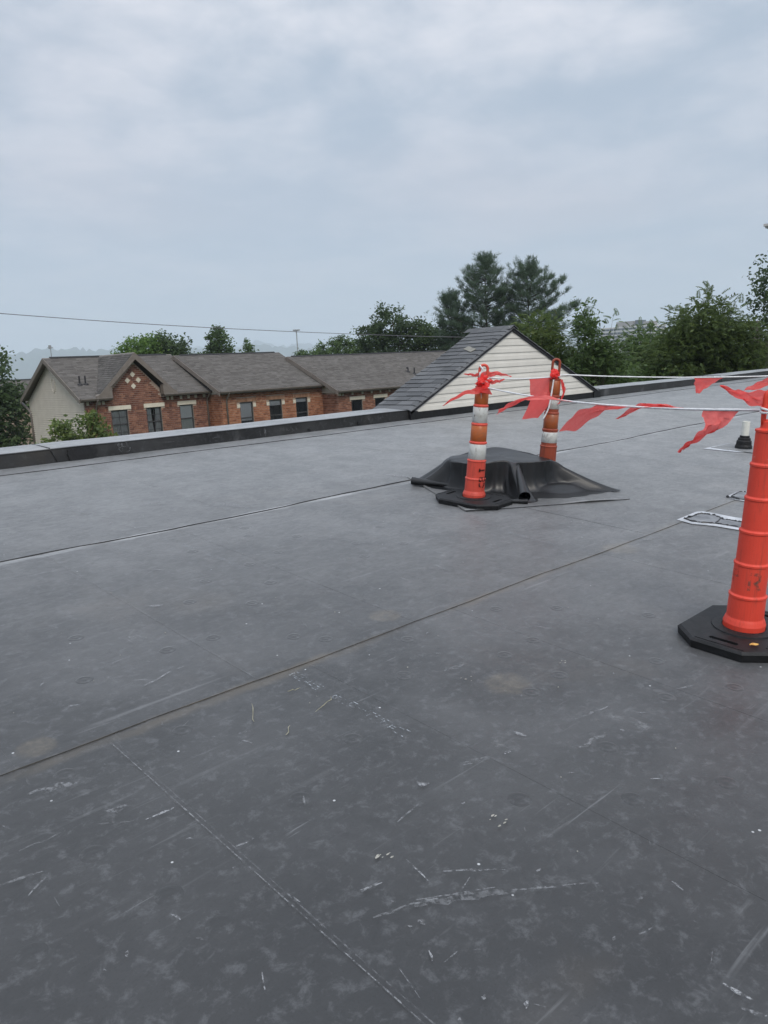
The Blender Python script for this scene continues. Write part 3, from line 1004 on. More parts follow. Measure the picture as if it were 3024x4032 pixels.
def base_plate():
    A, B, Cc, H = .33, .255, .13, .05
    outer_t = octagon(A - .012, B - .012, Cc - .004)
    outer_m = octagon(A, B, Cc)
    outer_b = octagon(A - .004, B - .004, Cc)
    slots = []
    for sgn in (-1, 1):
        x = sgn * .245
        k = []
        for i in range(12):
            a_ = 2 * math.pi * i / 12
            k.append((x + .016 * math.cos(a_), (.055 if math.sin(a_) > 0 else -.055) + .016 * math.sin(a_)))
        slots.append(k)
    m = MB()
    loops = [[Vector((x, y, H)) for x, y in outer_t]] + [[Vector((x, y, H)) for x, y in s] for s in slots]
    flat = [p for l in loops for p in l]
    tri = tessellate_polygon(loops)
    tri = [t if (flat[t[1]] - flat[t[0]]).cross(flat[t[2]] - flat[t[0]]).z > 0 else (t[0], t[2], t[1]) for t in tri]
    m.add(flat, tri)
    n = 8
    for (lo, zl), (hi, zh) in (((outer_m, H - .012), (outer_t, H)), ((outer_b, .0), (outer_m, H - .012))):
        m.add([(x, y, zl) for x, y in lo] + [(x, y, zh) for x, y in hi], [(i, (i + 1) % n, n + (i + 1) % n, n + i) for i in range(n)])
    for s in slots:
        k = len(s)
        m.add([(x, y, H) for x, y in s] + [(x, y, .004) for x, y in s], [(i, k + i, k + (i + 1) % k, (i + 1) % k) for i in range(k)])
    m.add([(x, y, .004) for x, y in outer_b], [tuple(range(n))])
    # shallow moulded rim lines and raised hub
    m.lathe([(.155, H - .002), (.152, H + .006), (.125, H + .009), (.105, H + .009)], 36, False)
    # worn raised lettering along the long side
    for i in range(15):
        if i in (4, 10): continue
        x = -.19 + i * .022
        m.box((x, -.195, H - .001), (x + .013, -.193, H + .002))
        m.box((x, -.182, H - .001), (x + .012, -.180, H + .002))
        m.box((x, -.195, H - .001), (x + .002, -.180, H + .002))
    for sx in (-1, 1):
        m.box((sx * .30 - .003, -.12, H - .001), (sx * .30 + .003, .12, H + .0025))
    return m


def post(x, s, rot, label, style, lean=(0, 0), zs=1.0, group=None):
    L = Matrix.Rotation(lean[0], 4, Vector((.690, .724, 0))) @ Matrix.Rotation(lean[1], 4, Vector((.724, -.690, 0)))
    root = thing('delineator_post', label, 'traffic post', MR @ Matrix.Translation((x, s, .003)) @ Matrix.Rotation(rot, 4, 'Z'), group)
    base_plate().build('base_plate', M_rubber, root)
    TM = Matrix.Rotation(-rot, 4, 'Z') @ L @ Matrix.Rotation(rot, 4, 'Z') @ Matrix.Diagonal((1, 1, zs, 1))
    body_m = {'brownish': M_orange_b, 'striped': M_orange_c}.get(style, M_orange)
    prof = [(.100, .052), (.101, .080), (.094, .100), (.0885, .112), (RAD[0], .118)]
    for i, (t, r) in enumerate(zip(TOPS, RAD)):
        nxt = RAD[i + 1] if i < 5 else .040
        prof += [(r * .985, t - .016), (r * .985 + .0035, t - .013), (r * .985 + .0035, t - .004), (nxt + .001, t + .003), (nxt, t + .006)]
    prof += [(.038, 1.085), (.026, 1.095)]
    t = MB()
    t.lathe(prof, 40)
    t.build('tube', body_m, root, TM, smooth=False)
    tube = root.children[-1]
    # handle loop
    hp = [(-.030, 0, 1.07), (-.034, 0, 1.10), (-.034, 0, 1.19)]
    hp += [(-.034 * math.cos(a), 0, 1.20 + .034 * math.sin(a)) for a in np.linspace(.2, math.pi - .2, 9)]
    hp += [(.034, 0, 1.19), (.034, 0, 1.10), (.030, 0, 1.07)]
    face = Matrix.Rotation(math.atan2(RH.y, RH.x) - rot, 4, 'Z')
    h = MB()
    h.tube([face @ Vector(p) for p in hp], .0125, 10)
    h.build('handle', body_m, root, TM, smooth=True)
    def bandm(z0, z1, r, m):
        b = MB()
        b.lathe([(r + .0005, z0), (r + .0014, z0 + .001), (r * .988 + .0014, z1 - .001), (r * .985 + .0005, z1)], 40, False)
        b.build('reflective_band', m, root, TM, smooth=True)
    if style == 'striped':
        for i, m in ((2, M_white_band), (3, M_orange_band), (4, M_white_band), (5, M_orange_band)):
            bandm(TOPS[i - 1] + .008, TOPS[i] - .019, RAD[i], m)
    if style == 'brownish':
        for i, z0, z1 in ((2, .03, .135), (4, .035, .14)):
            bandm(TOPS[i - 1] + z0 - .0, TOPS[i - 1] + z1, RAD[i], M_white_band)
        bandm(TOPS[4] + .008, TOPS[5] - .019, RAD[5], M_orange_band2)
        bandm(TOPS[2] + .008, TOPS[3] - .019, RAD[3], M_orange_band2)
    return root, TM


def stencil(root, TM, strokes, zc, r, ang, size, m, rot=0.0):
    """strokes: polylines in letter units wrapped on the tube"""
    b = MB()
    for pl, wd in strokes:
        for (u0, v0), (u1, v1) in zip(pl[:-1], pl[1:]):
            n = 4
            for i in range(n):
                ta, tb = i / n, (i + 1) / n
                d = Vector((u1 - u0, v1 - v0))
                if d.length == 0: continue
                nn = Vector((-d.y, d.x)).normalized() * wd
                quad = []
                for t_, sg in ((ta, -1), (tb, -1), (tb, 1), (ta, 1)):
                    u = u0 + d.x * t_ + nn.x * sg
                    v = v0 + d.y * t_ + nn.y * sg
                    uu, vv = u * math.cos(rot) - v * math.sin(rot), u * math.sin(rot) + v * math.cos(rot)
                    a_ = ang + uu * size / r
                    quad.append((math.cos(a_) * (r + .0022), math.sin(a_) * (r + .0022), zc + vv * size))
                b.add(quad, [(0, 1, 2, 3)], random.uniform(.75, 1.0) * (.62 if m is M_stencil else 1))
    b.build('stencil_lettering', m, root, TM, tones=True, kind='stuff')


LR = [([(-.30, -.5), (-.30, .5)], .07), ([(-.30, .5), (.10, .5), (.28, .36), (.28, .16), (.10, .02), (-.1, .02)], .085), ([(.0, .02), (.30, -.5)], .10)]
LP = [([(-.30, -.5), (-.30, .5)], .07), ([(-.30, .5), (.10, .5), (.28, .36), (.28, .16), (.10, .02), (-.30, .02)], .085)]
LT = [([(-.3, .5), (.3, .5)], .12), ([(0, .5), (0, -.5)], .12)]
LB = [([(-.3, -.5), (-.3, .5)], .11), ([(-.3, .5), (.25, .5), (.25, .05), (-.3, .05)], .10), ([(.25, 0), (.28, -.5), (-.3, -.5)], .10)]
LC = [([(.3, .4), (.1, .5), (-.25, .35), (-.3, 0), (-.25, -.35), (.1, -.5), (.3, -.4)], .12)]
PC, PR, PB, PD = (5.13, 4.33), (3.853, 1.472), (6.25, 4.345), (9.5, 2.3)
rC, tC = post(*PC, rad(96), 'worn orange and white banded post standing beside the black rubber sheet', 'striped', (rad(2.4), 0), .975)
rB, tB = post(*PB, rad(-44), 'faded brick-orange post standing behind the black rubber sheet', 'brownish', (rad(2.0), 0), .985)
rR, tR = post(*PR, rad(0), 'plain bright red-orange post with a worn grey stencil near its foot', 'plain', (0, 0), 1.02)
rD, tD = post(*PD, rad(30), 'plain red-orange post holding the far end of the pennant line', 'plain', (0, 0), 1.0)
# stencils face the camera: angle of the direction towards it
def facing(p, rot): return math.atan2(-p[1], -p[0]) - rot
stencil(rR, tR, LR, TOPS[1] - .085, RAD[1], facing(PR, 0) + .30, .085, M_stencil)
stencil(rR, tR, LP, TOPS[1] - .070, RAD[1], facing(PR, 0) - .92, .065, M_stencil)
for l_, z_ in ((LT, TOPS[1] - .085), (LB, TOPS[1] - .165), (LC, TOPS[0] - .055)):
    stencil(rC, tC, l_, z_, RAD[0 if z_ < TOPS[0] else 1] + .002, facing(PC, rad(96)) + .72, .060, M_stencil_k, rad(90))
lf = MB()
lf.grid(lambda u, v: ((u - .5) * .03 * math.sin(math.pi * max(.08, min(.92, v))), (v - .5) * .045, .002 + .006 * (u - .5) ** 2 * 4), 4, 6)
tag(lf.build('fallen_leaf', M_leaf, None, MR @ Matrix.Translation((PR[0] - .215, PR[1] - .135, .060)) @ Matrix.Rotation(.9, 4, 'Z')),
    'small yellow fallen leaf on the rubber base of the plain post', 'leaf')


# ------------------------------------------------------------------ pennant lines
def P3(p, h, r=0., a=0.):
    return Vector((p[0], p[1], 0)) + RH * r + AH * a + Vector((0, 0, h))


def strap(root, pts, r=.0058):
    b = MB()
    fine = []
    P_ = [Vector(p) for p in pts]
    for i in range(len(P_) - 1):
        p0, p1, p2, p3 = P_[max(i - 1, 0)], P_[i], P_[i + 1], P_[min(i + 2, len(P_) - 1)]
        for t in np.linspace(0, 1, 9)[:-1]:
            t = float(t)
            fine.append(.5 * ((2 * p1) + (p2 - p0) * t + (2 * p0 - 5 * p1 + 4 * p2 - p3) * t * t + (3 * p1 - p0 - 3 * p2 + p3) * t ** 3))
    fine.append(P_[-1])
    b.tube(fine, [r * random.uniform(.85, 1.15) for _ in fine], 7)
    return b.build('strap', M_strap, root, smooth=True)


def flag(root, A, B, tip, bulge=(0, 0, 0), amp=.02, waves=1.6, tipw=.10, twist=0.0, name='flag', seed=0, crump=.008):
    r_ = np.random.default_rng(seed + 100)
    A, B, tip, bulge = Vector(A), Vector(B), Vector(tip), Vector(bulge)
    e = (B - A)
    cdir = (tip - (A + B) / 2)
    nrm = e.cross(cdir)
    nrm = nrm.normalized() if nrm.length > 1e-6 else Vector((0, 0, 1))
    ph = r_.uniform(0, 6, 4)
    def fn(u, v):
        base = A + e * u
        q = tip + e.normalized() * (u - .5) * e.length * tipw
        if twist:
            q = tip + (Matrix.Rotation(twist * v, 3, cdir.normalized()) @ (e.normalized() * (u - .5) * e.length * tipw))
        p = base.lerp(q, v)
        if twist:
            c = ((A + B) / 2).lerp(tip, v)
            p = c + Matrix.Rotation(twist * math.sin(v * math.pi * .5), 3, cdir.normalized()) @ (p - c)
        p = p + bulge * math.sin(math.pi * v) + nrm * amp * math.sin(2 * math.pi * waves * v + ph[0] + u * 1.7) * min(1, v * 3)
        if crump:
            p = p + Vector((math.sin(17 * u + 9 * v + ph[1]), math.sin(13 * v - 11 * u + ph[2]), math.sin(19 * v + 7 * u + ph[3]))) * crump * min(1, v * 4) * (1 - .5 * v)
        return p
    b = MB()
    b.grid(fn, 10, 22)
    return b.build(name, M_vinyl, root, smooth=True)


def wrap(root, p, h, r, n=3, m=None):
    pts = []
    for i in range(n * 12 + 1):
        a_ = 2 * math.pi * i / 12
        pts.append(Vector((p[0] + r * math.cos(a_), p[1] + r * math.sin(a_), h + .010 * i / 12 + .006 * math.sin(a_ * 1.7))))
    b = MB()
    b.tube(pts, .006, 6)
    b.build('strap_knot', M_strap, root, smooth=True)


def crumple(root, c, r, seed, nm='flag_knot'):
    r_ = np.random.default_rng(seed)
    ph = r_.uniform(0, 6, 6)
    b = MB()
    def fn(u, v):
        a_, q = 2 * math.pi * u, math.pi * v
        k = r * (.9 + .34 * math.sin(2 * a_ + ph[0] + 2 * q) + .22 * math.sin(3 * a_ - 4 * q + ph[1]) + .16 * math.sin(7 * q + ph[2] + a_) + .10 * math.sin(11 * a_ + 6 * q + ph[3]))
        return Vector(c) + Vector((k * math.sin(q) * math.cos(a_), k * math.sin(q) * math.sin(a_), k * .75 * math.cos(q)))
    b.grid(fn, 26, 14)
    b.build(nm, M_vinyl, root, smooth=False)


hC, hR, hB = 1.02, 1.165, 1.055
cT = Vector((PC[0], PC[1], 0)) + RH * .046          # the post leans a little, its neck is off its foot
bT = Vector((PB[0], PB[1], 0)) + RH * .040
nearline = thing('pennant_line', 'white strap with red pennants from the banded post to the plain post', 'pennant line', MR, 'pennant lines between the posts')
a0 = cT + RH * .02 - AH * .05 + Vector((0, 0, hC))
b0 = Vector((PR[0], PR[1], hR)) - RH * .035


def near(t, dz=0.0):
    p = a0.lerp(b0, t)
    return p + Vector((0, 0, -.055 * 4 * t * (1 - t) * .9 + dz))


strap(nearline, [near(t) for t in np.linspace(0, 1, 9)], .0062)
UP = Vector((0, 0, 1))
flag(nearline, near(.02, .0), near(.02) + Vector((0, 0, -.055)) + RH * .03, near(.0) - RH * .36 - UP * .155, UP * .05, .012, .9, .15, .5, seed=1)
flag(nearline, near(.30), near(.46), near(.22) - RH * .20 - UP * .13, UP * .04 - RH * .02, .016, 1.1, .15, .7, seed=2)
flag(nearline, near(.565), near(.68), near(.45) - RH * .03 - UP * .20, UP * .045, .016, .7, .85, .35, seed=3)
flag(nearline, near(.715), near(.83), near(.62) + RH * .02 - UP * .075, UP * .045, .014, .9, .3, 1.1, seed=4)
flag(nearline, near(.865), near(.95), near(.81) + RH * .015 - UP * .235, RH * .035, .020, 1.3, .16, .5, seed=5, crump=.013)
flag(nearline, b0 + UP * .10 + RH * .03, b0 + RH * .03 - UP * .0, b0 - RH * .225 + UP * .115, UP * -.02, .012, .8, .06, .2, seed=6)
wrap(nearline, (b0 + RH * .035), hR - .01, .048, 2)

midline = thing('pennant_line', 'short white strap with red pennants between banded and faded posts', 'pennant line', MR, 'pennant lines between the posts')
c0 = cT + RH * .03 + AH * .04 + UP * (1.095)
d0 = bT - RH * .02 - AH * .03 + UP * hB
strap(midline, [c0, c0.lerp(d0, .33) - UP * .012, c0.lerp(d0, .66) - UP * .012, d0])
flag(midline, c0 + UP * .05 - RH * .04, c0 - UP * .01 - RH * .03, c0 + RH * .22 + UP * .01, UP * .02, .012, .8, .05, .3, seed=7)
flag(midline, c0 - RH * .02, c0 - UP * .05 - RH * .01, c0 + RH * .16 - UP * .015, UP * -.015, .008, .8, .2, 0, seed=8)
flag(midline, c0 + UP * .035 - RH * .03, c0 + UP * .0 - RH * .03, c0 - RH * .19 + UP * .03, UP * .0, .006, .6, .06, 0, seed=9)
flag(midline, d0 - RH * .235 - UP * .02, d0 - RH * .01, d0 - RH * .26 - UP * .40 + RH * .05, RH * .05, .022, 1.0, .75, .25, seed=10, crump=.006)
crumple(midline, cT + UP * 1.075 - AH * .03, .055, 21)
crumple(midline, cT + UP * 1.02 - AH * .035, .050, 22)
crumple(midline, bT + UP * 1.08 - AH * .045 - RH * .02, .050, 23)
flag(midline, bT + RH * .035 - AH * .055 + UP * 1.03, bT + RH * .065 - AH * .03 + UP * 1.03, bT + RH * .025 - AH * .07 + UP * .80, RH * .035, .008, .7, .1, 0, seed=12)
wrap(midline, cT, 1.05, .050, 4)
b = MB()
lp = [(-.032, 1.10), (-.028, 1.14), (.0, 1.155), (-.012, 1.175), (-.03, 1.195), (-.034, 1.205)]
b.tube([cT + RH * r - AH * .012 + UP * h for r, h in lp], .009, 6)
b.build('strap_knot', M_strap, midline, smooth=True)
wrap(midline, bT, 1.045, .048, 2)
strap(midline, [bT - RH * .03 - AH * .065 + UP * 1.03, bT - RH * .045 - AH * .075 + UP * .90, bT - RH * .065 - AH * .075 + UP * .76, bT - RH * .11 - AH * .07 + UP * .655], .0075)

farline = thing('pennant_line', 'long white strap with pennants running on from the faded post', 'pennant line', MR, 'pennant lines between the posts')
e0 = bT + RH * .02 + UP * (hB + .02)
f0 = Vector((PD[0], PD[1], 1.10))


def far(t): return e0.lerp(f0, t) - UP * .055 * 4 * t * (1 - t)


strap(farline, [far(t) for t in np.linspace(0, 1, 9)], .0062)
flag(farline, far(.385), far(.475), far(.40) - UP * .155, RH * -.0, .010, .8, .06, 0, seed=14)
flag(farline, far(.615), far(.72), far(.56) - UP * .135 - RH * .02, UP * .0, .014, .9, .3, .3, seed=15)
wrap(farline, f0, 1.09, .05, 2)

# ------------------------------------------------------------------ black rubber sheets
pt = MB()
F0, E1, E2 = Vector((4.80, 4.14, 0)), Vector((.897, -.44, 0)), Vector((.44, .897, 0))
def fpatch(u, v):
    p = F0 + E1 * 1.62 * u + E2 * 1.5 * v
    lift = .010 + .010 * max(0, math.sin(u * 9 + 1)) * (1 if v == 0 else 0) + .012 * max(0, math.sin(v * 11)) * (1 if u == 0 else 0)
    return (p.x, p.y, lift)
pt.grid(fpatch, 30, 24)
for e in ((0, None), (None, 0)):
    vs = [fpatch(i / 30, 0) for i in range(31)] if e[1] == 0 else [fpatch(0, i / 24) for i in range(25)]
    k = len(vs)
    pt.add(vs + [(x, y, .006) for x, y, z in vs], [(i, i + 1, k + i + 1, k + i) for i in range(k - 1)])
tag(pt.build('rubber_mat', mat('mat_membrane', lambda nt: epdm(nt, .8, False)), None, MR), 'flat square of dark rubber membrane lying under the draped sheet', 'rubber sheet')

MC = Vector((5.75, 4.42, 0)) + RH * (-.05) + AH * .17
KEYS = [  # angle deg (0 = right, 90 = away), top radius, top height, foot radius, steepness
    (-180, .53, .250, .84, .95), (-172, .52, .245, .70, .45), (-155, .45, .255, .58, .30), (-130, .36, .270, .52, .27), (-110, .29, .280, .52, .27), (-95, .265, .282, .54, .28),
    (-86, .27, .280, .62, .50), (-79, .275, .274, .74, 1.10), (-72, .28, .272, .72, 1.0), (-64, .29, .275, .60, .40), (-54, .33, .278, .66, .28), (-42, .38, .280, .76, .26),
    (-27, .45, .280, .86, .27), (-17, .49, .272, .98, .45), (-10, .50, .262, 1.14, 1.15), (-4, .48, .260, 1.04, .8), (8, .44, .262, .74, .5), (40, .40, .285, .66, .5),
    (70, .39, .30, .62, .6), (95, .39, .31, .66, .6), (130, .40, .285, .62, .5), (150, .46, .26, .68, .6), (170, .53, .252, .88, 1.05), (180, .53, .250, .84, .95)]
ka = np.radians([k[0] for k in KEYS])


def kint(col, a):
    """smooth periodic interpolation of a key column"""
    y = np.array([k[col] for k in KEYS])
    i = min(max(int(np.searchsorted(ka, a)) - 1, 0), len(KEYS) - 2)
    t = (a - ka[i]) / (ka[i + 1] - ka[i])
    t = t * t * (3 - 2 * t)
    return y[i] * (1 - t) + y[i + 1] * t


def drape(u, v):
    a = -math.pi + 2 * math.pi * u
    rt, ht, rf, st = (kint(c, a) for c in (1, 2, 3, 4))
    if v < .34:                       # the top, sagging a little between its corners
        q = v / .34
        r = rt * q * .96
        z = ht * q ** 3 + .288 * (1 - q ** 3) - .012 * math.sin(math.pi * q) * (.5 + .5 * math.cos(3 * a + .6)) + .010 * math.sin(4 * a + 2) * q * q
    else:
        q = (v - .34) / .66
        r = rt * .96 + (rf - rt * .96) * (q ** (1.0 / max(.35, st) if st < 1 else 1.0) if q > 0 else 0)
        if st < 1:                    # hanging folds drop fast, then flare out on the floor
            z = ht * (1 - min(1, q * (1.75 - .75 * st))) ** (1.15 + .5 * (1 - st))
        else:
            z = ht * (1 - q) ** (1.15 + .55 * (st - 1) * 2)
        if q < .18:
            z = ht - (ht - z) * (q / .18) ** .6
        z += .007 * math.sin(11 * a + 5 * q) * math.sin(math.pi * min(1, q)) * (st < 1)
    p = MC + RH * (r * math.cos(a)) + AH * (r * math.sin(a))
    db = math.hypot(p.x - PB[0], p.y - PB[1])          # lies over the foot of the faded post
    k = min(1, max(0, (.50 - db) / .16))
    return (p.x, p.y, max(z, .062 * k * k * (3 - 2 * k)) + .014)


tp = MB()
tp.grid(drape, 220, 60)
tarp = tp.build('rubber_tarp', M_sheet, None, MR, smooth=True)
tag(tarp, 'black rubber sheet draped in stiff folds over a low hump on the roof', 'tarp')


def roll(c0_, c1_, r0, r1, turns=1.25, n=26, squash=1.0):
    """an open, slightly conical curl of sheet from c0 to c1"""
    c0_, c1_ = Vector(c0_), Vector(c1_)
    t = (c1_ - c0_).normalized()
    u = t.cross(UP).normalized()
    v_ = u.cross(t)
    b = MB()
    def fn(i, j):
        a = -math.pi * .5 + i * turns * 2 * math.pi
        k = 1 - .14 * i
        r = (r0 + (r1 - r0) * j) * k
        return c0_.lerp(c1_, j) + u * r * math.cos(a) + v_ * r * math.sin(a) * squash
    b.grid(fn, n, 12)
    return b


def rp(a, b_, h): return MC + RH * a + AH * b_ + UP * h


o = roll(rp(.115, -.235, .258), rp(.105, -.735, .068), .020, .056)
o.build('curled_corner', M_sheet, tarp, smooth=True)
o = roll(rp(-.22, -.22, .022), rp(-.86, .03, .050), .004, .040)
o.build('curled_edge', M_sheet, tarp, smooth=True)
o = roll(rp(-.20, -.70, .020), rp(.13, -.752, .032), .004, .028)
o.build('curled_edge', M_sheet, tarp, smooth=True)

# ------------------------------------------------------------------ vent pipe
vp = thing('vent_pipe', 'short white plastic vent pipe in a black rubber boot', 'vent pipe', MR @ Matrix.Translation((9.92, 3.88, .006)))
b = MB()
b.lathe([(.046, .02), (.046, .345), (.0445, .347), (.040, .345), (.040, .25)], 28, False)
b.build('pipe', M_pvc, vp, smooth=False)
b = MB()
b.lathe([(.105, .0), (.10, .035), (.092, .055), (.088, .10), (.076, .112), (.074, .135), (.060, .142), (.058, .165), (.047, .170)], 28, False)
b.build('boot', M_rubber, vp)
b = MB()
b.lathe([(.050, .150), (.053, .152), (.053, .168), (.050, .170)], 28, False)
b.box((.048, -.012, .150), (.085, .012, .168))
b.build('clamp', M_dark, vp)
b = MB()
b.prism([(-.28, -.30, .001), (.30, -.26, .001), (.28, .28, .001), (-.26, .30, .001)], (0, 0, .006))
b.build('flashing', M_roof, vp)
b = MB()
b.prism([(-.40, .34, .0005), (-.34, -.05, .0005), (-.05, -.36, .0005), (.36, -.34, .0005), (.30, .30, .0005)], (0, 0, .0035))
b.build('talc_margin', M_primer, vp)


# ------------------------------------------------------------------ houses
BH, BL, BD = .101, .205, .045


def brick_mesh(u, nrm, m):
    b = MB()
    u, nrm = Vector(u), Vector(nrm)
    x, z = u * (BL - .017) / 2, Vector((0, 0, (BH - .020) / 2))
    o = nrm * .009
    i = -nrm * .012
    vs = [-x - z + o, x - z + o, x + z + o, -x + z + o, -x - z + i, x - z + i, x + z + i, -x + z + i]
    b.add(vs, [(0, 1, 2, 3), (1, 0, 4, 5), (2, 1, 5, 6), (3, 2, 6, 7), (0, 3, 7, 4)])
    return b.mesh('brick', m)


def brickwork(wall, O, org, u, nrm, length, zlo, top, holes, mats, singles):
    """running bond over a wall face; the singles best in view are objects, the rest one mesh"""
    org, u, nrm = Vector(org), Vector(u), Vector(nrm)
    me = brick_mesh(u, nrm, mats[0])
    rest = MB(O)
    full = []
    z = zlo
    row = 0
    zmax = max(top(t * length / 60) for t in range(61))
    while z + BH <= zmax:
        iv = []
        # walk along the course, splitting at openings and under the raking top
        t = -BL * .5 * (row % 2)
        while t < length:
            a_, b_ = max(t, 0), min(t + BL, length)
            t += BL
            segs = [(a_, b_)]
            for (ha, hb, za, zb) in holes:
                if z + BH > za + .01 and z < zb - .01:
                    nx = []
                    for (p, q) in segs:
                        if q <= ha or p >= hb: nx.append((p, q))
                        else:
                            if p < ha: nx.append((p, ha))
                            if q > hb: nx.append((hb, q))
                    segs = nx
            for p, q in segs:
                if q - p < .03 or min(top(p), top(q)) < z + BH * .9: continue
                if q - p > BL - .004: full.append(((p + q) / 2, z + BH / 2))
                else: iv.append((p, q))
        for p, q in iv:
            c = org + u * ((p + q) / 2) + Vector((0, 0, z + BH / 2)) - nrm * .0015
            rest.obox(c, (u, nrm, (0, 0, 1)), ((q - p - .017) / 2, .0105, (BH - .020) / 2), random.random())
        z += BH
        row += 1
    full.sort(key=lambda q: -q[1])
    for i, (t, zc) in enumerate(full):
        c = org + u * t + Vector((0, 0, zc))
        if i < singles:
            link('brick', me, wall, Matrix.Translation(c - Vector(O)))
        else:
            rest.obox(c - nrm * .0015, (u, nrm, (0, 0, 1)), ((BL - .017) / 2, .0105, (BH - .020) / 2), random.random())
    if rest.v:
        rest.build('brickwork', mats[1], wall, tones=True, kind='stuff')


def core(O, x0, x1, yf, depth, zlo, zhi, holes):
    """front slab with real openings"""
    b = MB(O)
    us = sorted({x0, x1} | {h[0] for h in holes} | {h[1] for h in holes})
    zs = sorted({zlo, zhi} | {h[2] for h in holes} | {h[3] for h in holes})
    for ua, ub in zip(us[:-1], us[1:]):
        for za, zb in zip(zs[:-1], zs[1:]):
            c = ((ua + ub) / 2, (za + zb) / 2)
            if any(h[0] < c[0] < h[1] and h[2] < c[1] < h[3] for h in holes): continue
            b.box((ua, yf, za), (ub, yf + .22, zb))
    return b


def window(root, O, xa, xb, zlo, zhi, yf, mid, kind, muntin):
    b = MB(O)
    y0, y1 = yf + .05, yf + .13
    f = .05
    for lo, hi in (((xa, y0, zlo), (xa + f, y1, zhi)), ((xb - f, y0, zlo), (xb, y1, zhi)), ((xa + f, y0 + .002, zhi - f), (xb - f, y1 - .002, zhi)), ((xa + f, y0 + .002, zlo), (xb - f, y1 - .002, zlo + f))):
        b.box(lo, hi)
    win = b.build('window', M_frame, root)
    b = MB(O)
    b.box((xa + f, y0 - .012, mid - .03), (xb - f, y0 + .05, mid + .03))
    b.build('sash_rail', M_frame, win)
    for za, zb, dy in ((zlo + f, mid - .03, .045), (mid + .03, zhi - f, .02)):
        b = MB(O)
        b.add([(xa + f, y0 + dy, za), (xb - f, y0 + dy, za), (xb - f, y0 + dy, zb), (xa + f, y0 + dy, zb)], [(0, 1, 2, 3)])
        b.build('pane', M_glass, win)
    if muntin:
        b = MB(O)
        xm = (xa + xb) / 2
        for za, zb in ((zlo + f, mid - .03), (mid + .03, zhi - f)):
            b.box((xm - .010, y0 + .008, za), (xm + .010, y0 + .018, zb))
            zm = (za + zb) / 2
            b.box((xa + f, y0 + .0085, zm - .010), (xm - .010, y0 + .0175, zm + .010))
            b.box((xm + .010, y0 + .0085, zm - .010), (xb - f, y0 + .0175, zm + .010))
        b.build('muntin', M_frame, win)
    b = MB(O)
    yr = yf + .9
    b.add([(xa, yf + .14, zlo), (xb, yf + .14, zlo), (xb, yf + .14, zhi), (xa, yf + .14, zhi), (xa, yr, zlo), (xb, yr, zlo), (xb, yr, zhi), (xa, yr, zhi)],
          [(4, 5, 6, 7), (0, 4, 7, 3), (5, 1, 2, 6), (3, 7, 6, 2), (0, 1, 5, 4)])
    b.build('room', M_room, win)
    if kind.startswith('blind'):
        zb = zlo + (zhi - zlo) * (1 - float(kind[5:]))
        b = MB(O)
        z = zhi - .05
        while z > zb:
            b.add([(xa + .05, yf + .138, z), (xb - .05, yf + .138, z), (xb - .05, yf + .118, z - .036), (xa + .05, yf + .118, z - .036)], [(0, 1, 2, 3)])
            z -= .034
        b.build('blind', M_blind, win, kind='stuff')
    if kind == 'shade':
        b = MB(O)
        b.box((xa + .05, yf + .12, mid - .02), (xb - .05, yf + .125, zhi - .04))
        b.build('blind', M_blind, win)
        b = MB(O)
        b.box((xa + .05, yf + .127, zlo + .04), (xb - .05, yf + .132, mid - .03))
        b.build('shade', M_curtain, win)
    if kind == 'curtain':
        for sgn in (-1, 1):
            xo = xa + .05 if sgn < 0 else xb - .05
            def fn(u, v, xo=xo, sgn=sgn):
                wd = (xb - xa) * (.30 + .10 * v)
                x = xo - sgn * wd * u * (1.0 if v < .5 else 1.0)
                return (x, yf + .14 + .015 * math.sin(u * 18), zhi - .04 - (zhi - zlo - .1) * v)
            b = MB(O)
            b.grid(fn, 16, 4)
            b.build('curtain', M_curtain, win, smooth=True)
    if kind == 'sheer':
        b = MB(O)
        b.grid(lambda u, v: (xa + .05 + (xb - xa - .1) * u, yf + .135 + .012 * math.sin(u * 30), zhi - .04 - (zhi - zlo - .1) * v), 24, 2)
        b.build('curtain', M_curtain, win, smooth=True)
    return win


def shingles(root, O, p0, u, L, up, S, nrm, name='shingles'):
    """courses of tabs with a butt edge each; one mesh, every tab its own face set"""
    exp, tab = .145, .30
    rows = int(S / exp)
    V, F, T = [], [], []
    p0, u, up, nrm = (np.array(Vector(q)) for q in (p0, u, up, nrm))
    O_ = np.array(O)
    n = 0
    for r in range(rows):
        v0 = r * exp
        v1 = min(v0 + exp + .02, S)
        t = -tab * rng.random()
        rt = rng.random() * .25
        while t < L:
            w_ = tab * rng.uniform(.55, 1.35)
            a_, b_ = max(t, 0), min(t + w_ - .005, L)
            t += w_
            if b_ - a_ < .02: continue
            h = .012 + rng.uniform(-.003, .006)
            q = [p0 + u * a_ + up * v0 + nrm * h, p0 + u * b_ + up * v0 + nrm * h, p0 + u * b_ + up * v1 + nrm * .002, p0 + u * a_ + up * v1 + nrm * .002,
                 p0 + u * a_ + up * v0 - nrm * .004, p0 + u * b_ + up * v0 - nrm * .004]
            V += q
            F += [(n, n + 1, n + 2, n + 3), (n + 4, n + 5, n + 1, n)]
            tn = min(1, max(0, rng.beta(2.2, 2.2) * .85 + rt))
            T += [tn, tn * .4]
            n += 6
    o = link(name, np_mesh(name, np.array(V) - O_, F, M_shingle_h, T), root)
    tag(o, kind='stuff')


def slab(b, q, nrm, t):
    b.prism([Vector(p) for p in q], -Vector(nrm) * t)


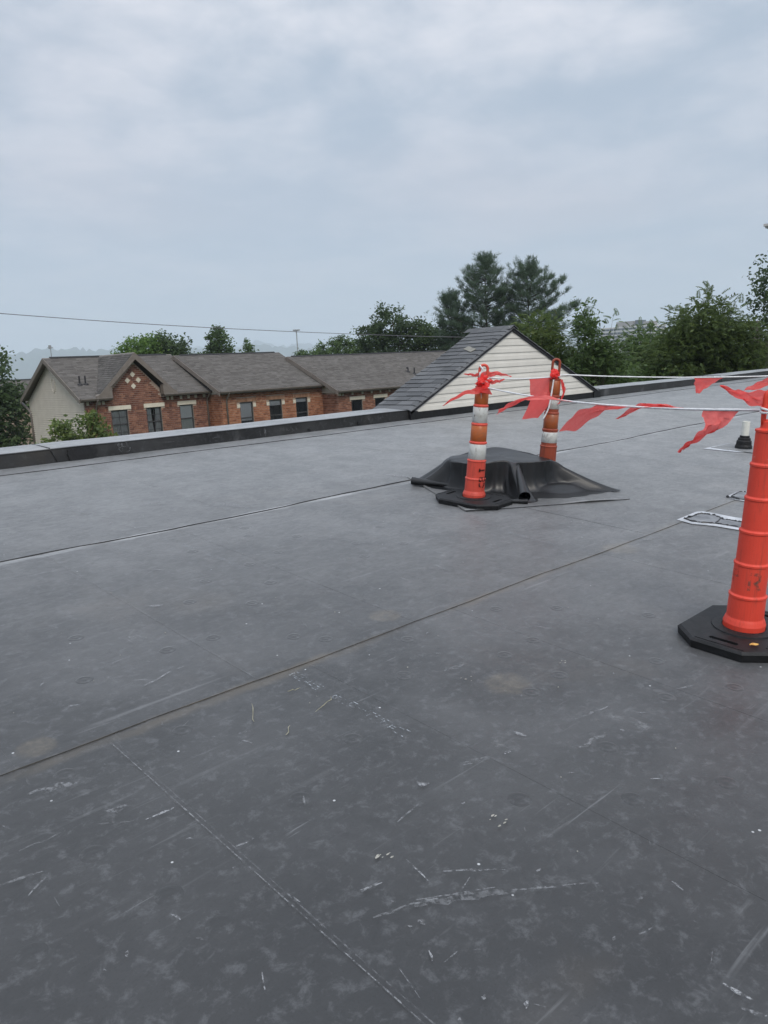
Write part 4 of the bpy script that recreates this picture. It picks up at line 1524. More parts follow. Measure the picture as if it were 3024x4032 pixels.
def house(label, X0_, X1_, YF, YR, ZE, ZR, brick, wins, wtop, wbot, wmid, kinds, style, ovl=.35, ovr=.0, ends='siding', xend=None):
    O = ((X0_ + X1_) / 2, (YF + YR) / 2 + 1, GROUND)
    root = thing('brick_house', label, 'house', Matrix.Translation(O), 'row of brick houses')
    YB = 2 * YR - YF
    YE = YF - .36
    holes = [(a_, b_, wbot, wtop) for a_, b_ in wins]
    b = core(O, X0_, X1_, YF + .009, .2, -2.6, ZE + .05, holes)
    wall = b.build('wall', M_mortar, root)
    b = MB(O)
    b.box((X0_, YF + .24, GROUND), (X1_, YB, -2.6))
    b.box((X0_ + .01, YF + 1.2, -2.59), (X1_ - .01, YB, ZE - .02))
    b.build('house_body', M_mortar if style != 1 else M_siding_house, root)
    b = MB(O)
    b.box((X0_, YF + .012, GROUND), (X1_, YF + .23, -2.601))
    b.build('lower_wall', plain('lower_brick_wall', (.14, .05, .035), (.2, .08, .055), .9, 5), root)
    mats = M_br[brick]
    gab = None
    if style == 1:
        gab = (18.17, 2.30, 1.55)
        def top(t):
            x = X0_ + t
            z = ZE - .12
            if 16.78 < x < 19.58:
                z = max(z, min(2.28, 2.33 - abs(x - 18.17) * 1.0))
            return z
        b = MB(O)
        b.prism([(16.78, YF + .0085, ZE + .04), (19.58, YF + .0085, ZE + .04), (19.58, YF + .0085, .93), (18.17, YF + .0085, 2.40), (16.78, YF + .0085, .93)], (0, .2, 0))
        b.build('gable_core', M_mortar, wall)
    else:
        top = lambda t: ZE - .10
    extra = []
    if style == 2:
        extra = [(a_ - .19, b_ + .23, wtop + .015, .10) for a_, b_ in wins] + [(a_ - .20, b_ + .20, -.44, -.235) for a_, b_ in wins]
    else:
        extra = [(a_ - .13, b_ + .20, wtop + .0, wtop + .215) for a_, b_ in wins]
    hl = [(h[0] - X0_, h[1] - X0_, h[2], h[3]) for h in holes + extra]
    brickwork(wall, O, (X0_, YF, 0), (1, 0, 0), (0, -1, 0), X1_ - X0_, -2.58, top, hl, mats, 300)
    for (a_, b_), kd in zip(wins, kinds):
        window(root, O, a_, b_, wbot, wtop, YF, wmid, kd, kd in ('sheer', 'curtain'))
        s_ = MB(O)
        s_.box((a_ - .06, YF - .05, wbot - .09), (b_ + .06, YF + .06, wbot - .001))
        s_.build('sill', M_cream, root)
    if style in (1, 3):
        for a_, b_ in wins:
            l_ = MB(O)
            l_.box((a_ - .125, YF - .030, wtop + .003), (b_ + .195, YF + .045, wtop + .21))
            l_.build('lintel', M_cream, root)
    else:
        for a_, b_ in wins:
            x = a_ - .185
            while x < b_ + .21:
                l_ = MB(O)
                l_.box((x, YF - .016, wtop + .02), (x + .088, YF + .03, .095), random.random())
                l_.build('soldier_brick', M_tanbrick, wall, tones=True)
                x += .1
            for xx in (a_ - .195, b_ + .005):
                l_ = MB(O)
                l_.box((xx, YF - .022, -.43), (xx + .19, YF + .03, -.24))
                l_.build('stone_block', M_cream, root)
        segs_ = [(X0_, wins[0][0] - .2), (wins[0][1] + .23, wins[1][0] - .2), (wins[1][1] + .23, wins[2][0] - .2), (wins[2][1] + .23, X1_)]
        for a_, b_ in segs_:
            x = a_ + .01
            while x < b_ - .02:
                l_ = MB(O)
                l_.box((x, YF - .017, -.19), (min(x + .195, b_ - .01), YF + .01, -.10), random.random())
                l_.build('band_brick', M_tanbrick, wall, tones=True)
                x += .205
    # end wall on the left: clapboards, brick return below for the stepped houses
    apex = ZR - .10
    def rake(z):   # half depth at height z
        return (YR - YF) * max(0, min(1, (apex - z) / (apex - (ZE - .08))))
    b = MB(O)
    b.prism([(X0_ + .002, YF + .012, ZE - .10), (X0_ + .002, YB, ZE - .10), (X0_ + .002, YR, apex)], (.12, 0, 0))
    endw = b.build('end_wall', M_siding_house, root)
    zb = -2.58 if style == 1 else ZE - .13
    z = zb
    while z < apex - .05:
        h1 = rake(z) if z > ZE - .08 else (YR - YF)
        h2 = rake(z + .12) if z + .12 > ZE - .08 else (YR - YF)
        ya, yb = YR - h1 + .02, YR + h1 - .02
        yc, yd = YR - h2 + .02, YR + h2 - .02
        m = MB(O)
        m.add([(X0_ - .050, ya, z), (X0_ - .050, yb, z), (X0_ - .008, yd, z + .12), (X0_ - .008, yc, z + .12), (X0_ + .001, ya, z), (X0_ + .001, yb, z)],
              [(1, 0, 3, 2), (0, 1, 5, 4)])
        m.build('clapboard', M_siding_house, endw)
        z += .12
    if style == 1:
        m = MB(O)
        m.box((X0_ - .03, YB - .10, -2.58), (X0_ + .004, YB + .03, ZE - .1))
        m.build('corner_board', M_siding_house, root)
        m = MB(O)
        m.box((X0_ - .004, YF + .23, -2.595), (X0_ + .004, YB, ZE - .11))
        m.build('wall_backing', M_siding_house, endw)
        # oval louvred vent
        zc, yc = 1.31, YR - .15
        v = MB(O)
        ring_ = [(X0_ - .045, yc + .20 * math.cos(q), zc + .36 * math.sin(q)) for q in np.linspace(0, 2 * math.pi, 25)]
        v.tube(ring_, .03, 6, False)
        vent = v.build('gable_vent', M_siding_house, root)
        for k in range(9):
            zz = zc - .30 + k * .075
            hw = .19 * math.sqrt(max(0.02, 1 - ((zz - zc) / .36) ** 2))
            v = MB(O)
            v.add([(X0_ - .055, yc - hw, zz), (X0_ - .055, yc + hw, zz), (X0_ - .02, yc + hw, zz + .06), (X0_ - .02, yc - hw, zz + .06)], [(1, 0, 3, 2)])
            v.build('slat', M_siding_house, vent)
    else:
        depth = 1.6
        bw = MB(O)
        bw.box((X0_ + .010, YF + .24, -2.59), (X0_ + .2, YF + depth, ZE - .12))
        rw = bw.build('return_wall', M_mortar, root)
        brickwork(rw, O, (X0_, YF + depth, 0), (0, -1, 0), (-1, 0, 0), depth, -2.58, lambda t: ZE - .13, [], mats, 60)
    # roof
    xa, xb = X0_ - ovl, X1_ + ovr
    for sgn in (-1, 1):
        eave = Vector((xa, YR + sgn * (YR - YE), ZE))
        ridge = Vector((xa, YR, ZR))
        up = ridge - eave
        S = up.length
        up.normalize()
        nrm = Vector((1, 0, 0)).cross(up) * (-sgn)
        if nrm.z < 0: nrm = -nrm
        # the front slope stops short where the cross gable rises through it
        spans = [(xa, xb, 0.0)] if style != 1 or sgn > 0 else [(xa, 16.25, 0.0), (16.25, 20.09, .76), (20.09, xb, 0.0)]
        for pa, pb, v0 in spans:
            b = MB(O)
            ea = eave + up * v0
            dx = Vector((pa - xa, 0, 0))
            ln = Vector((pb - pa, 0, 0))
            b.prism([ea + dx, ea + dx + ln, ridge + dx + ln, ridge + dx], -nrm * .10)
            rf = b.build('roof', M_trim, root)
            shingles(rf, O, ea + dx + nrm * .003, (1, 0, 0), pb - pa, up, S + .02 - v0, nrm)
        # rake board under the roof edge
        m = MB(O)
        m.prism([eave - nrm * .005, ridge - nrm * .005 + Vector((0, 0, .0)), ridge + Vector((0, 0, -.26)), eave + Vector((0, 0, -.24))], (-.035, 0, 0))
        m.build('rake_board', M_trim, root)
        m = MB(O)
        m.prism([eave - nrm * .105 + Vector((.05, 0, 0)), ridge - nrm * .105 + Vector((.05, 0, 0)), ridge - nrm * .105 + Vector((ovl, 0, 0)), eave - nrm * .105 + Vector((ovl, 0, 0))], -nrm * .02)
        m.build('soffit', M_gutter, root)
    m = MB(O)
    x_r0, x_r1 = xa + .35, xb - .35
    m.prism([(x_r0, YR - .13, ZR - .03), (x_r0, YR, ZR + .055), (x_r0, YR + .13, ZR - .03)], (x_r1 - x_r0, 0, 0))
    m.build('ridge_vent', M_shcore, root)
    # gutter, fascia, soffit along the front
    gsegs = [(xa + .02, xb)] if style != 1 else [(xa + .02, 16.76), (19.60, xb)]
    for ga, gb in gsegs:
        g = MB(O)
        prof = [(YE + .03, ZE + .005), (YE - .10, ZE + .005), (YE - .11, ZE - .03), (YE - .07, ZE - .115), (YE + .03, ZE - .12)]
        g.prism([(ga, y, z) for y, z in prof], (gb - ga, 0, 0))
        g.build('gutter', M_gutter, root)
        g = MB(O)
        g.box((ga, YE + .035, ZE - .16), (gb, YF + .05, ZE - .11))
        g.build('eave_soffit', M_trim, root)
    return root, O, wall


def downpipe(root, O, x, yf, ztop, zbot, ye):
    m = MB(O)
    m.tube([(x, ye - .04, ztop - .08), (x, ye - .02, ztop - .16), (x, yf - .12, ztop - .42), (x, yf - .07, ztop - .55), (x, yf - .07, zbot)], .048, 8)
    m.build('downpipe', M_gutter, root, smooth=True)


def roofpipe(root, O, x, y, zr, h, hook=False):
    m = MB(O)
    pts = [(x, y, zr - .05), (x, y, zr + h)]
    if hook:
        pts = [(x, y, zr - .05), (x, y, zr + h - .08), (x - .03, y, zr + h), (x - .10, y, zr + h + .01), (x - .13, y, zr + h - .06)]
    m.tube(pts, .045, 8)
    m.lathe([(.15, -.03), (.12, .05), (.05, .07)], 12, True, (x, y, zr))
    m.build('vent_stack', M_dark, root)


# the three stepped houses across the way
h1, O1, w1 = house('dark brick house with cross gable, four cream diamonds and clapboard end', 15.46, 22.50, 38.0, 41.85, .60, 2.76, 0,
                   [(16.77, 17.66), (18.70, 19.56), (20.65, 21.47)], -.07, -1.66, -.82, ['sheer', 'curtain', 'shade'], 1)
for x in (15.6, 16.19, 16.41, 19.98, 20.23, 20.77, 21.23, 21.68, 22.2):
    m = MB(O1)
    m.box((x - .065, 37.955, .26), (x + .065, 38.02, .455))
    m.build('dentil', M_cream, h1)
for x, z in ((18.13, 1.69), (17.82, 1.39), (18.42, 1.39), (18.12, 1.09)):
    m = MB(O1)
    m.prism([(x, 37.975, z - .15), (x + .145, 37.975, z), (x, 37.975, z + .15), (x - .145, 37.975, z)], (0, .04, 0))
    m.build('diamond_tile', M_cream, h1)
m = MB(O1)
m.box((18.10, 37.93, 2.20), (18.23, 38.02, 2.42))
m.build('dentil', M_cream, h1)
# soldier course between the windows
for a_, b_ in ((15.5, 16.62), (17.88, 18.55), (19.78, 20.50), (21.70, 22.48)):
    x = a_
    while x < b_ - .07:
        m = MB(O1)
        m.box((x, 37.975, -.13), (x + .072, 38.01, .045), random.random())
        m.build('soldier_brick', M_br[0][1], w1, tones=True)
        x += .085
# cross gable roof
for sgn in (-1, 1):
    yf, yk = 37.60, 41.8
    apex = Vector((18.17, yf, 2.80))
    foot = Vector((18.17 + sgn * 2.12, yf, .70))
    up = (apex - foot)
    S = up.length
    up.normalize()
    nrm = Vector((0, 1, 0)).cross(up)
    if nrm.z < 0: nrm = -nrm
    m = MB(O1)
    m.prism([foot, apex, apex + Vector((0, yk - yf, 0)), foot + Vector((0, yk - yf, 0))], -nrm * .10)
    rf = m.build('roof', M_trim, h1)
    shingles(rf, O1, foot + nrm * .003 + Vector((0, 0, 0)), (0, 1, 0), yk - yf, up, S + .02, nrm)
    m = MB(O1)
    d = Vector((0, 0, -.36))
    m.prism([foot - nrm * .004, apex - nrm * .004, apex + d, foot + d * .55 - up * .0], (0, -.04, 0))
    m.build('rake_board', M_trim, h1)
    # boxed return at the foot of the rake
    xi = 18.17 + sgn * 1.40
    m = MB(O1)
    m.prism([(foot.x + sgn * .10, yf - .035, .60), (xi, yf - .035, .60), (xi, yf - .035, 1.12), (foot.x + sgn * .10, yf - .035, .70)], (0, .36, 0))
    m.build('rake_return', M_trim, h1)
    m = MB(O1)
    m.prism([foot - nrm * .105 - up * -.02, apex - nrm * .105, apex - nrm * .125, foot - nrm * .125], (0, .40, 0))
    m.build('soffit', M_gutter, h1)
downpipe(h1, O1, 15.98, 38.0, .60, -2.6, 37.64)
downpipe(h1, O1, 22.34, 38.0, .60, -2.6, 37.64)
m = MB(O1)
m.tube([(15.16, 46.25, .45), (15.35, 45.9, .10), (15.40, 45.6, -.12), (15.40, 45.55, -.3), (15.40, 45.55, -2.6)], .07, 8)
m.build('downpipe', M_gutter, h1, smooth=True)
sl1 = (2.76 - .60) / (41.85 - 37.64)
roofpipe(h1, O1, 15.75, 39.0, .60 + sl1 * (39.0 - 37.64), .44)
roofpipe(h1, O1, 16.05, 39.0, .60 + sl1 * (39.0 - 37.64), .44)

h2, O2, w2 = house('orange-red brick house with tan soldier bricks over its three windows', 22.52, 29.68, 36.7, 41.0, .54, 2.66, 1,
                   [(23.66, 24.53), (25.65, 26.54), (27.56, 28.44)], -.14, -1.75, -1.02, ['blind.64', 'blind.18', 'blind.14'], 2, .30)
x = 22.9
while x < 29.5:
    m = MB(O2)
    m.box((x - .05, 36.665, .26), (x + .05, 36.72, .41), .9)
    m.build('dentil', M_br[1][1], h2, tones=True)
    x += .53
downpipe(h2, O2, 22.78, 36.7, .54, -2.6, 36.34)

h3, O3, w3 = house('brown brick house with cream lintels and the longest shingled roof', 29.62, 44.4, 35.2, 39.65, .16, 2.34, 2,
                   [(30.63, 31.54), (32.59, 33.47), (34.55, 35.44)], -.47, -2.05, -1.35, ['none', 'none', 'none'], 3, .30)
for x, w_ in ((29.70, .10), (29.95, .06), (30.73, .06), (31.55, .06), (32.32, .06), (33.06, .06), (33.85, .06), (34.6, .06), (35.4, .06), (36.2, .06)):
    m = MB(O3)
    m.box((x - w_, 35.155, -.15), (x + w_, 35.22, .03))
    m.build('dentil', M_cream, h3)
sl3 = (2.34 - .16) / (39.65 - 34.84)
roofpipe(h3, O3, 37.1, 36.64, .16 + sl3 * (36.64 - 34.84), .30, True)
roofpipe(h3, O3, 37.1 + .25, 36.3, .16 + sl3 * (36.3 - 34.84), .42)

# a plain house further back, its roof just showing past the clapboard end
O4 = (17.5, 62, GROUND)
h4 = thing('brick_house', 'small house behind the clapboard end, only its brown roof showing', 'house', Matrix.Translation(O4))
m = MB(O4)
m.box((13.5, 59, GROUND), (22, 66, .2))
m.build('wall', M_mortar, h4)
for sgn in (-1, 1):
    eave, ridge = Vector((13.2, 62.5 + sgn * 4, .1)), Vector((13.2, 62.5, 1.75))
    up = (ridge - eave).normalized()
    nrm = Vector((1, 0, 0)).cross(up)
    if nrm.z < 0: nrm = -nrm
    m = MB(O4)
    m.prism([eave, eave + Vector((9.2, 0, 0)), ridge + Vector((9.2, 0, 0)), ridge], -nrm * .15)
    rf = m.build('roof', M_trim, h4)
    shingles(rf, O4, eave + nrm * .003, (1, 0, 0), 9.2, up, (ridge - eave).length, nrm)
m = MB(O4)
m.prism([(13.4, 62.35, 1.70), (13.4, 62.5, 1.80), (13.4, 62.65, 1.70)], (8.8, 0, 0))
m.build('ridge_vent', M_shcore, h4)

# ------------------------------------------------------------------ office block, corner building, poles, wires
M_conc = plain('pale_concrete', (.50, .49, .48), (.58, .57, .56), .8, .2)
M_pent = plain('grey_brown_cladding', (.25, .235, .23), (.29, .275, .27), .8, .2)
M_offglass = plain('office_glass', (.05, .06, .075), (.075, .09, .11), .2, .3, .6)
OB = (740, 400, GROUND)
off = thing('office_building', 'white multi-storey office block with ribbon windows far beyond the trees', 'building', Matrix.Translation(OB))
# its long face looks back along -X; nearer end at the left
fx, ya, yb = 726.0, 374, 432
m = MB(OB)
m.box((fx, ya, GROUND), (fx + 26, yb, 27.2))
wallo = m.build('wall', M_conc, off)
m = MB(OB)
m.box((fx + 4, 398, 27.2), (fx + 20, 417, 32.2))
m.build('penthouse', M_pent, off)
m = MB(OB)
m.box((fx + 3, 390.5, 27.2), (fx + 16, 395.5, 32.8))
m.build('glass_stair', M_offglass, off)
m = MB(OB)
m.box((fx + 4, 378, 27.2), (fx + 16, 387, 30.9))
m.build('penthouse', M_pent, off)
wm_ = MB()
wm_.box((-.10, -1.9, -.85), (.12, 1.9, .85))
wme = wm_.mesh('window', M_offglass)
for fl in range(6):
    for k in range(13):
        link('window', wme, off, Matrix.Translation(Vector((fx - .05, ya + 3 + k * 4.3, 24.6 - fl * 3.7)) - Vector(OB)))
    m = MB(OB)
    m.box((fx - .35, ya, 25.9 - fl * 3.7), (fx + .02, yb, 26.5 - fl * 3.7))
    m.build('ledge', M_conc, off)
wm2 = MB()
wm2.box((-1.9, -.10, -.85), (1.9, .12, .85))
wme2 = wm2.mesh('window', M_offglass)
for fl in range(6):
    for k in range(5):
        link('window', wme2, off, Matrix.Translation(Vector((fx + 4 + k * 4.4, ya - .05, 24.6 - fl * 3.7)) - Vector(OB)))

CB = (47, 10, GROUND)
cb = thing('corner_building', 'tall grey building beyond the dark tree with a moulded cornice', 'building', Matrix.Translation(CB))
m = MB(CB)
m.box((42.9, 2, GROUND), (54, 15.25, 7.0))
m.build('wall', plain('grey_stucco', (.30, .29, .28), (.36, .35, .34), .9, 1), cb)
for k, (o_, z0_, z1_) in enumerate(((.15, 6.85, 7.05), (.28, 7.05, 7.22), (.42, 7.22, 7.42), (.62, 7.42, 7.50), (.68, 7.50, 7.62))):
    m = MB(CB)
    m.box((42.9 - o_, 2 - o_, z0_), (54 + o_, 15.25 + o_, z1_))
    m.build('cornice', M_conc, cb)

def pole(name, label, cat, x, y, zt, r, extra=None):
    t = thing(name, label, cat, Matrix.Translation((x, y, GROUND)))
    m = MB((x, y, GROUND))
    m.tube([(x, y, GROUND), (x, y, zt)], [r * 1.3, r], 10)
    m.build('shaft', extra or M_wood, t)
    return t


M_galv = plain('galvanised_steel', (.22, .23, .24), (.30, .31, .32), .5, 4)
lp_ = pole('light_mast', 'tall thin floodlight mast standing before the hazy hills', 'light pole', 193.9, 254.5, 16.8, .22, M_galv)
m = MB((193.9, 254.5, GROUND))
for k in range(8):
    a_ = k * math.pi / 4
    m.obox((193.9 + 1.1 * math.cos(a_), 254.5 + 1.1 * math.sin(a_), 16.9), ((math.cos(a_), math.sin(a_), 0), (-math.sin(a_), math.cos(a_), 0), (0, 0, 1)), (.35, .28, .2))
m.tube([(193.9 + 1.1 * math.cos(a_), 254.5 + 1.1 * math.sin(a_), 16.65) for a_ in np.linspace(0, 2 * math.pi, 13)], .08, 5, False)
m.build('lamp_ring', M_galv, lp_)
an = pole('aerial_mast', 'thin rooftop aerial mast rising behind the clapboard house', 'aerial', 41.86, 112.46, 6.5, .05, M_galv)
m = MB((41.86, 112.46, GROUND))
m.tube([(41.4, 112.3, 6.2), (42.3, 112.6, 6.2)], .035, 5)
m.box((41.65, 112.3, 6.0), (41.95, 112.6, 6.5))
m.build('crossbar', M_galv, an)
# the house roof the aerial stands behind, and grey timber posts in the bushes
pole('timber_post', 'weathered grey timber post standing among the bush tops', 'post', 28.9, 11.05, 2.45, .17)
pole('timber_post', 'shorter pointed grey timber stake beside the dark tree', 'post', 29.4, 10.75, 1.72, .10)


def wire(label, pts, r=.013):
    pts = [Vector(p) for p in pts]
    b = MB(pts[0])
    fine = []
    for i in range(len(pts) - 1):
        p0, p1, p2, p3 = pts[max(i - 1, 0)], pts[i], pts[i + 1], pts[min(i + 2, len(pts) - 1)]
        for t in np.linspace(0, 1, 12)[:-1]:
            t = float(t)
            fine.append(.5 * ((2 * p1) + (p2 - p0) * t + (2 * p0 - 5 * p1 + 4 * p2 - p3) * t * t + (3 * p1 - p0 - 3 * p2 + p3) * t ** 3))
    fine.append(pts[-1])
    b.tube(fine, r, 6)
    o = b.build('overhead_wire', plain('wire_jacket', (.13, .13, .15), (.17, .17, .19), .5, 5), None, Matrix.Translation(pts[0]))
    tag(o, label, 'wire')


wire('long overhead wire sagging across the sky behind the gable', [(-14, 26, 5.9), (0, 26, 4.42), (8.27, 26, 3.72), (16.54, 26, 3.22), (28.05, 26, 2.79), (36, 26, 2.70), (49.6, 26, 2.75), (60, 26, 2.95)])
wire('lower overhead wire ending among the bushes near the office block', [(38, 26, 2.75), (46.2, 26, 2.60), (49.6, 26, 2.52), (60, 26, 2.3)])


# ------------------------------------------------------------------ trees
def rand_rot(n, r, up_bias=0.0):
    """random orthonormal frames (n,3,3)"""
    a = r.normal(size=(n, 3))
    a[:, 2] *= (1 - up_bias)
    a /= np.linalg.norm(a, axis=1, keepdims=True)
    b = r.normal(size=(n, 3))
    b -= a * np.sum(a * b, 1, keepdims=True)
    b /= np.linalg.norm(b, axis=1, keepdims=True)
    c = np.cross(a, b)
    return np.stack([a, b, c], 2)


def leaves_at(C_, spread, per, size, r, ctone, tone_amp=.35):
    """C_ (k,3) cluster centres -> rhombic leaves"""
    k = len(C_)
    n = k * per
    idx = np.repeat(np.arange(k), per)
    off = r.normal(size=(n, 3)) * spread[idx] if getattr(spread, 'ndim', 0) else r.normal(size=(n, 3)) * np.array(spread)
    P = C_[idx] + off
    R = rand_rot(n, r, .35)
    s = size * r.uniform(.6, 1.3, n)[:, None]
    a, b = R[:, :, 0] * s, R[:, :, 1] * s * .55
    fold = R[:, :, 2] * s * .18
    V = np.stack([P - a, P + b + fold, P + a, P - b + fold], 1).reshape(-1, 3)
    F = np.arange(n * 4).reshape(-1, 4)
    T = np.clip(ctone[idx] + r.uniform(-tone_amp, tone_amp, n), 0, 1)
    return V, F, T


def crown_points(lobes, n, r, inner=.55):
    w_ = np.array([l[3] * l[4] * l[5] for l in lobes]) ** (2 / 3)
    pick = r.choice(len(lobes), n, p=w_ / w_.sum())
    L = np.array(lobes)[pick]
    d = r.normal(size=(n, 3))
    d /= np.linalg.norm(d, axis=1, keepdims=True)
    rr = r.uniform(inner, 1.0, n)[:, None] * (1 + r.normal(size=(n, 1)) * .07)
    return L[:, :3] + d * rr * L[:, 3:6]


def trunk_mesh(base, topz, r0, ends, r, lean=(0, 0), forks=.45):
    b = MB(base)
    bx, by, bz = base
    n = 7
    H = topz - bz
    pts = [(bx + lean[0] * t + r.normal() * .04 * (t > 0), by + lean[1] * t + r.normal() * .04 * (t > 0), bz + H * t) for t in np.linspace(0, 1, n)]
    b.tube(pts, [r0 * (1 - .85 * t) for t in np.linspace(0, 1, n)], 8)
    for e in ends:
        t = min(.95, max(forks * .6, (e[2] - bz) / H * r.uniform(.55, .8)))
        i = t * (n - 1)
        i0 = int(i)
        p0 = Vector(pts[i0]).lerp(Vector(pts[min(i0 + 1, n - 1)]), i - i0)
        e = Vector(e)
        mid = p0.lerp(e, .5) + Vector((r.normal() * .15, r.normal() * .15, .12 * (e - p0).length))
        rr = max(.012, r0 * (1 - .85 * t) * .45)
        b.tube([p0, mid, e], [rr, rr * .6, rr * .2], 5)
    return b


def tree(name, label, base, lobes, leafm, clusters, per, size, spread, seed, r0=.18, group=None, tone=.35, lean=(0, 0), limbs=22, inner=.55, cat='tree'):
    r = np.random.default_rng(seed)
    base = (base[0], base[1], GROUND) if len(base) == 2 else base
    root = thing(name, label, cat, Matrix.Translation(base), group)
    C_ = crown_points(lobes, clusters, r, inner)
    zmax = max(l[2] + l[5] for l in lobes)
    ct = np.clip(r.normal(tone, .16, clusters), 0, 1)
    sp = np.array([spread, spread, spread * .75])[None, :] * r.uniform(.6, 1.25, (clusters, 1))
    V, F, T = leaves_at(C_, sp, per, size, r, ct)
    o = link('crown', np_mesh('crown', V - np.array(base), F, leafm, T), root)
    ends = C_[r.choice(clusters, min(limbs, clusters), replace=False)]
    trunk_mesh(base, zmax - .25 * (zmax - base[2]) * .5, r0, ends, r, lean).build('trunk', M_bark, root, smooth=True)
    return root


GB = 'trees behind the brick houses'
tree('broadleaf_tree', 'large dark green tree behind the clapboard end of the house', (13.4, 51.6),
     [(13.4, 51.6, 1.8, 3.2, 3.2, 3.0), (12.0, 52.4, 4.4, 2.4, 2.4, 2.3), (15.0, 50.6, -.6, 2.1, 2.1, 2.2), (13.6, 50.8, -3, 3.3, 3, 2.2), (15.6, 50.0, .6, 1.2, 1.2, .9)], L_dark, 700, 44, .13, .36, 1, .28, GB, .5)
tree('broadleaf_tree', 'light green rounded tree with upright shoots behind the cross gable', (29.6, 60.9),
     [(29.6, 60.9, 2.2, 1.7, 1.9, 2.6), (28.5, 61.6, 1.5, 1.2, 1.4, 1.9), (30.5, 60.2, 3.4, 1.0, 1.2, 1.6)], L_green, 330, 40, .13, .27, 2, .2, GB, .55)
tree('broadleaf_tree', 'darker rounded tree merging with the light green tree behind the house', (32.4, 59.4),
     [(32.4, 59.4, 2.0, 1.7, 1.9, 2.6), (33.3, 58.8, 1.3, 1.1, 1.4, 1.7), (31.7, 59.9, 3.3, .8, 1.0, 1.7)], L_dark, 330, 40, .13, .27, 3, .2, GB, .5)
tree('broadleaf_tree', 'small upright tree behind the ridge of the orange-red brick house', (39.4, 63.8),
     [(39.4, 63.8, 4.2, 1.15, 1.2, 1.6), (38.9, 64.2, 2.6, 1.1, 1.1, 1.4), (40.1, 63.2, 2.4, 1.0, 1.1, 1.2)], L_mid, 150, 40, .13, .25, 4, .14, GB, .34)
tree('broadleaf_tree', 'tiny pointed treetop beside the small upright tree', (44.4, 66.5),
     [(44.4, 66.5, 3.2, .55, .6, 1.4), (44.5, 66.4, 2.3, 1.0, 1.0, .9)], L_mid, 70, 36, .13, .22, 5, .12, GB, .36)
tree('broadleaf_tree', 'low treetop beside the floodlight mast', (55.5, 70.9),
     [(55.0, 71.2, 2.6, .9, 1.0, 1.1), (56.6, 70.2, 2.6, .8, .9, 1.2)], L_mid, 90, 36, .14, .26, 6, .12, GB, .36)
tree('broadleaf_tree', 'mid green treetop over the left end of the longest roof', (52.2, 60.6),
     [(52.2, 60.6, 3.3, 1.3, 1.5, 1.5), (50.9, 61.8, 2.7, 1.3, 1.5, 1.4), (53.6, 59.3, 2.5, 1.2, 1.4, 1.3), (52.2, 60.6, 1, 2.5, 2.2, 1.6)], L_mid, 260, 40, .13, .28, 7, .2, GB, .36)
tree('broadleaf_tree', 'tall dark spreading tree between the mid green treetop and the pines', (46.6, 47.6),
     [(46.4, 47.8, 4.6, 1.7, 1.8, 2.0), (45.0, 48.8, 3.7, 1.3, 1.3, 1.3), (48.2, 46.2, 3.7, 1.4, 1.5, 1.4), (45.2, 48.6, 1.9, 1.5, 1.5, 1.2), (47, 47, 1.2, 2.6, 2.4, 2.0)], L_dark, 480, 40, .12, .28, 8, .26, GB, .38)
tree('broadleaf_tree', 'pale loose-leaved tree just left of the pines', (51.8, 47.6),
     [(51.6, 47.8, 3.5, 1.5, 1.6, 1.5), (53.2, 46.2, 2.8, 1.3, 1.4, 1.2), (52, 47, 1.0, 2.6, 2.2, 1.6)], L_mid, 260, 36, .12, .30, 9, .2, GB, .50)
tree('broadleaf_tree', 'dark low tree massed below the pines behind the shingled gable', (52.8, 43.6),
     [(51.6, 44.8, 2.0, 1.8, 1.8, 1.8), (53.2, 42.8, 1.6, 2.2, 2.2, 1.9), (55.2, 41.0, 1.4, 2.2, 2.0, 1.8), (52.5, 43.5, -.5, 3.2, 3, 1.6)], L_dark, 420, 36, .13, .32, 10, .22, GB, .36)
tree('broadleaf_tree', 'distant dark tree in front of the office block', (58.5, 27.2),
     [(58.5, 27.2, 2.3, .9, .9, 1.5), (59.3, 25.9, 1.4, 1.2, 1.2, 1.2), (58, 28, .6, 1.3, 1.3, 1.2)], L_dark, 150, 36, .12, .25, 11, .16, GB, .5)


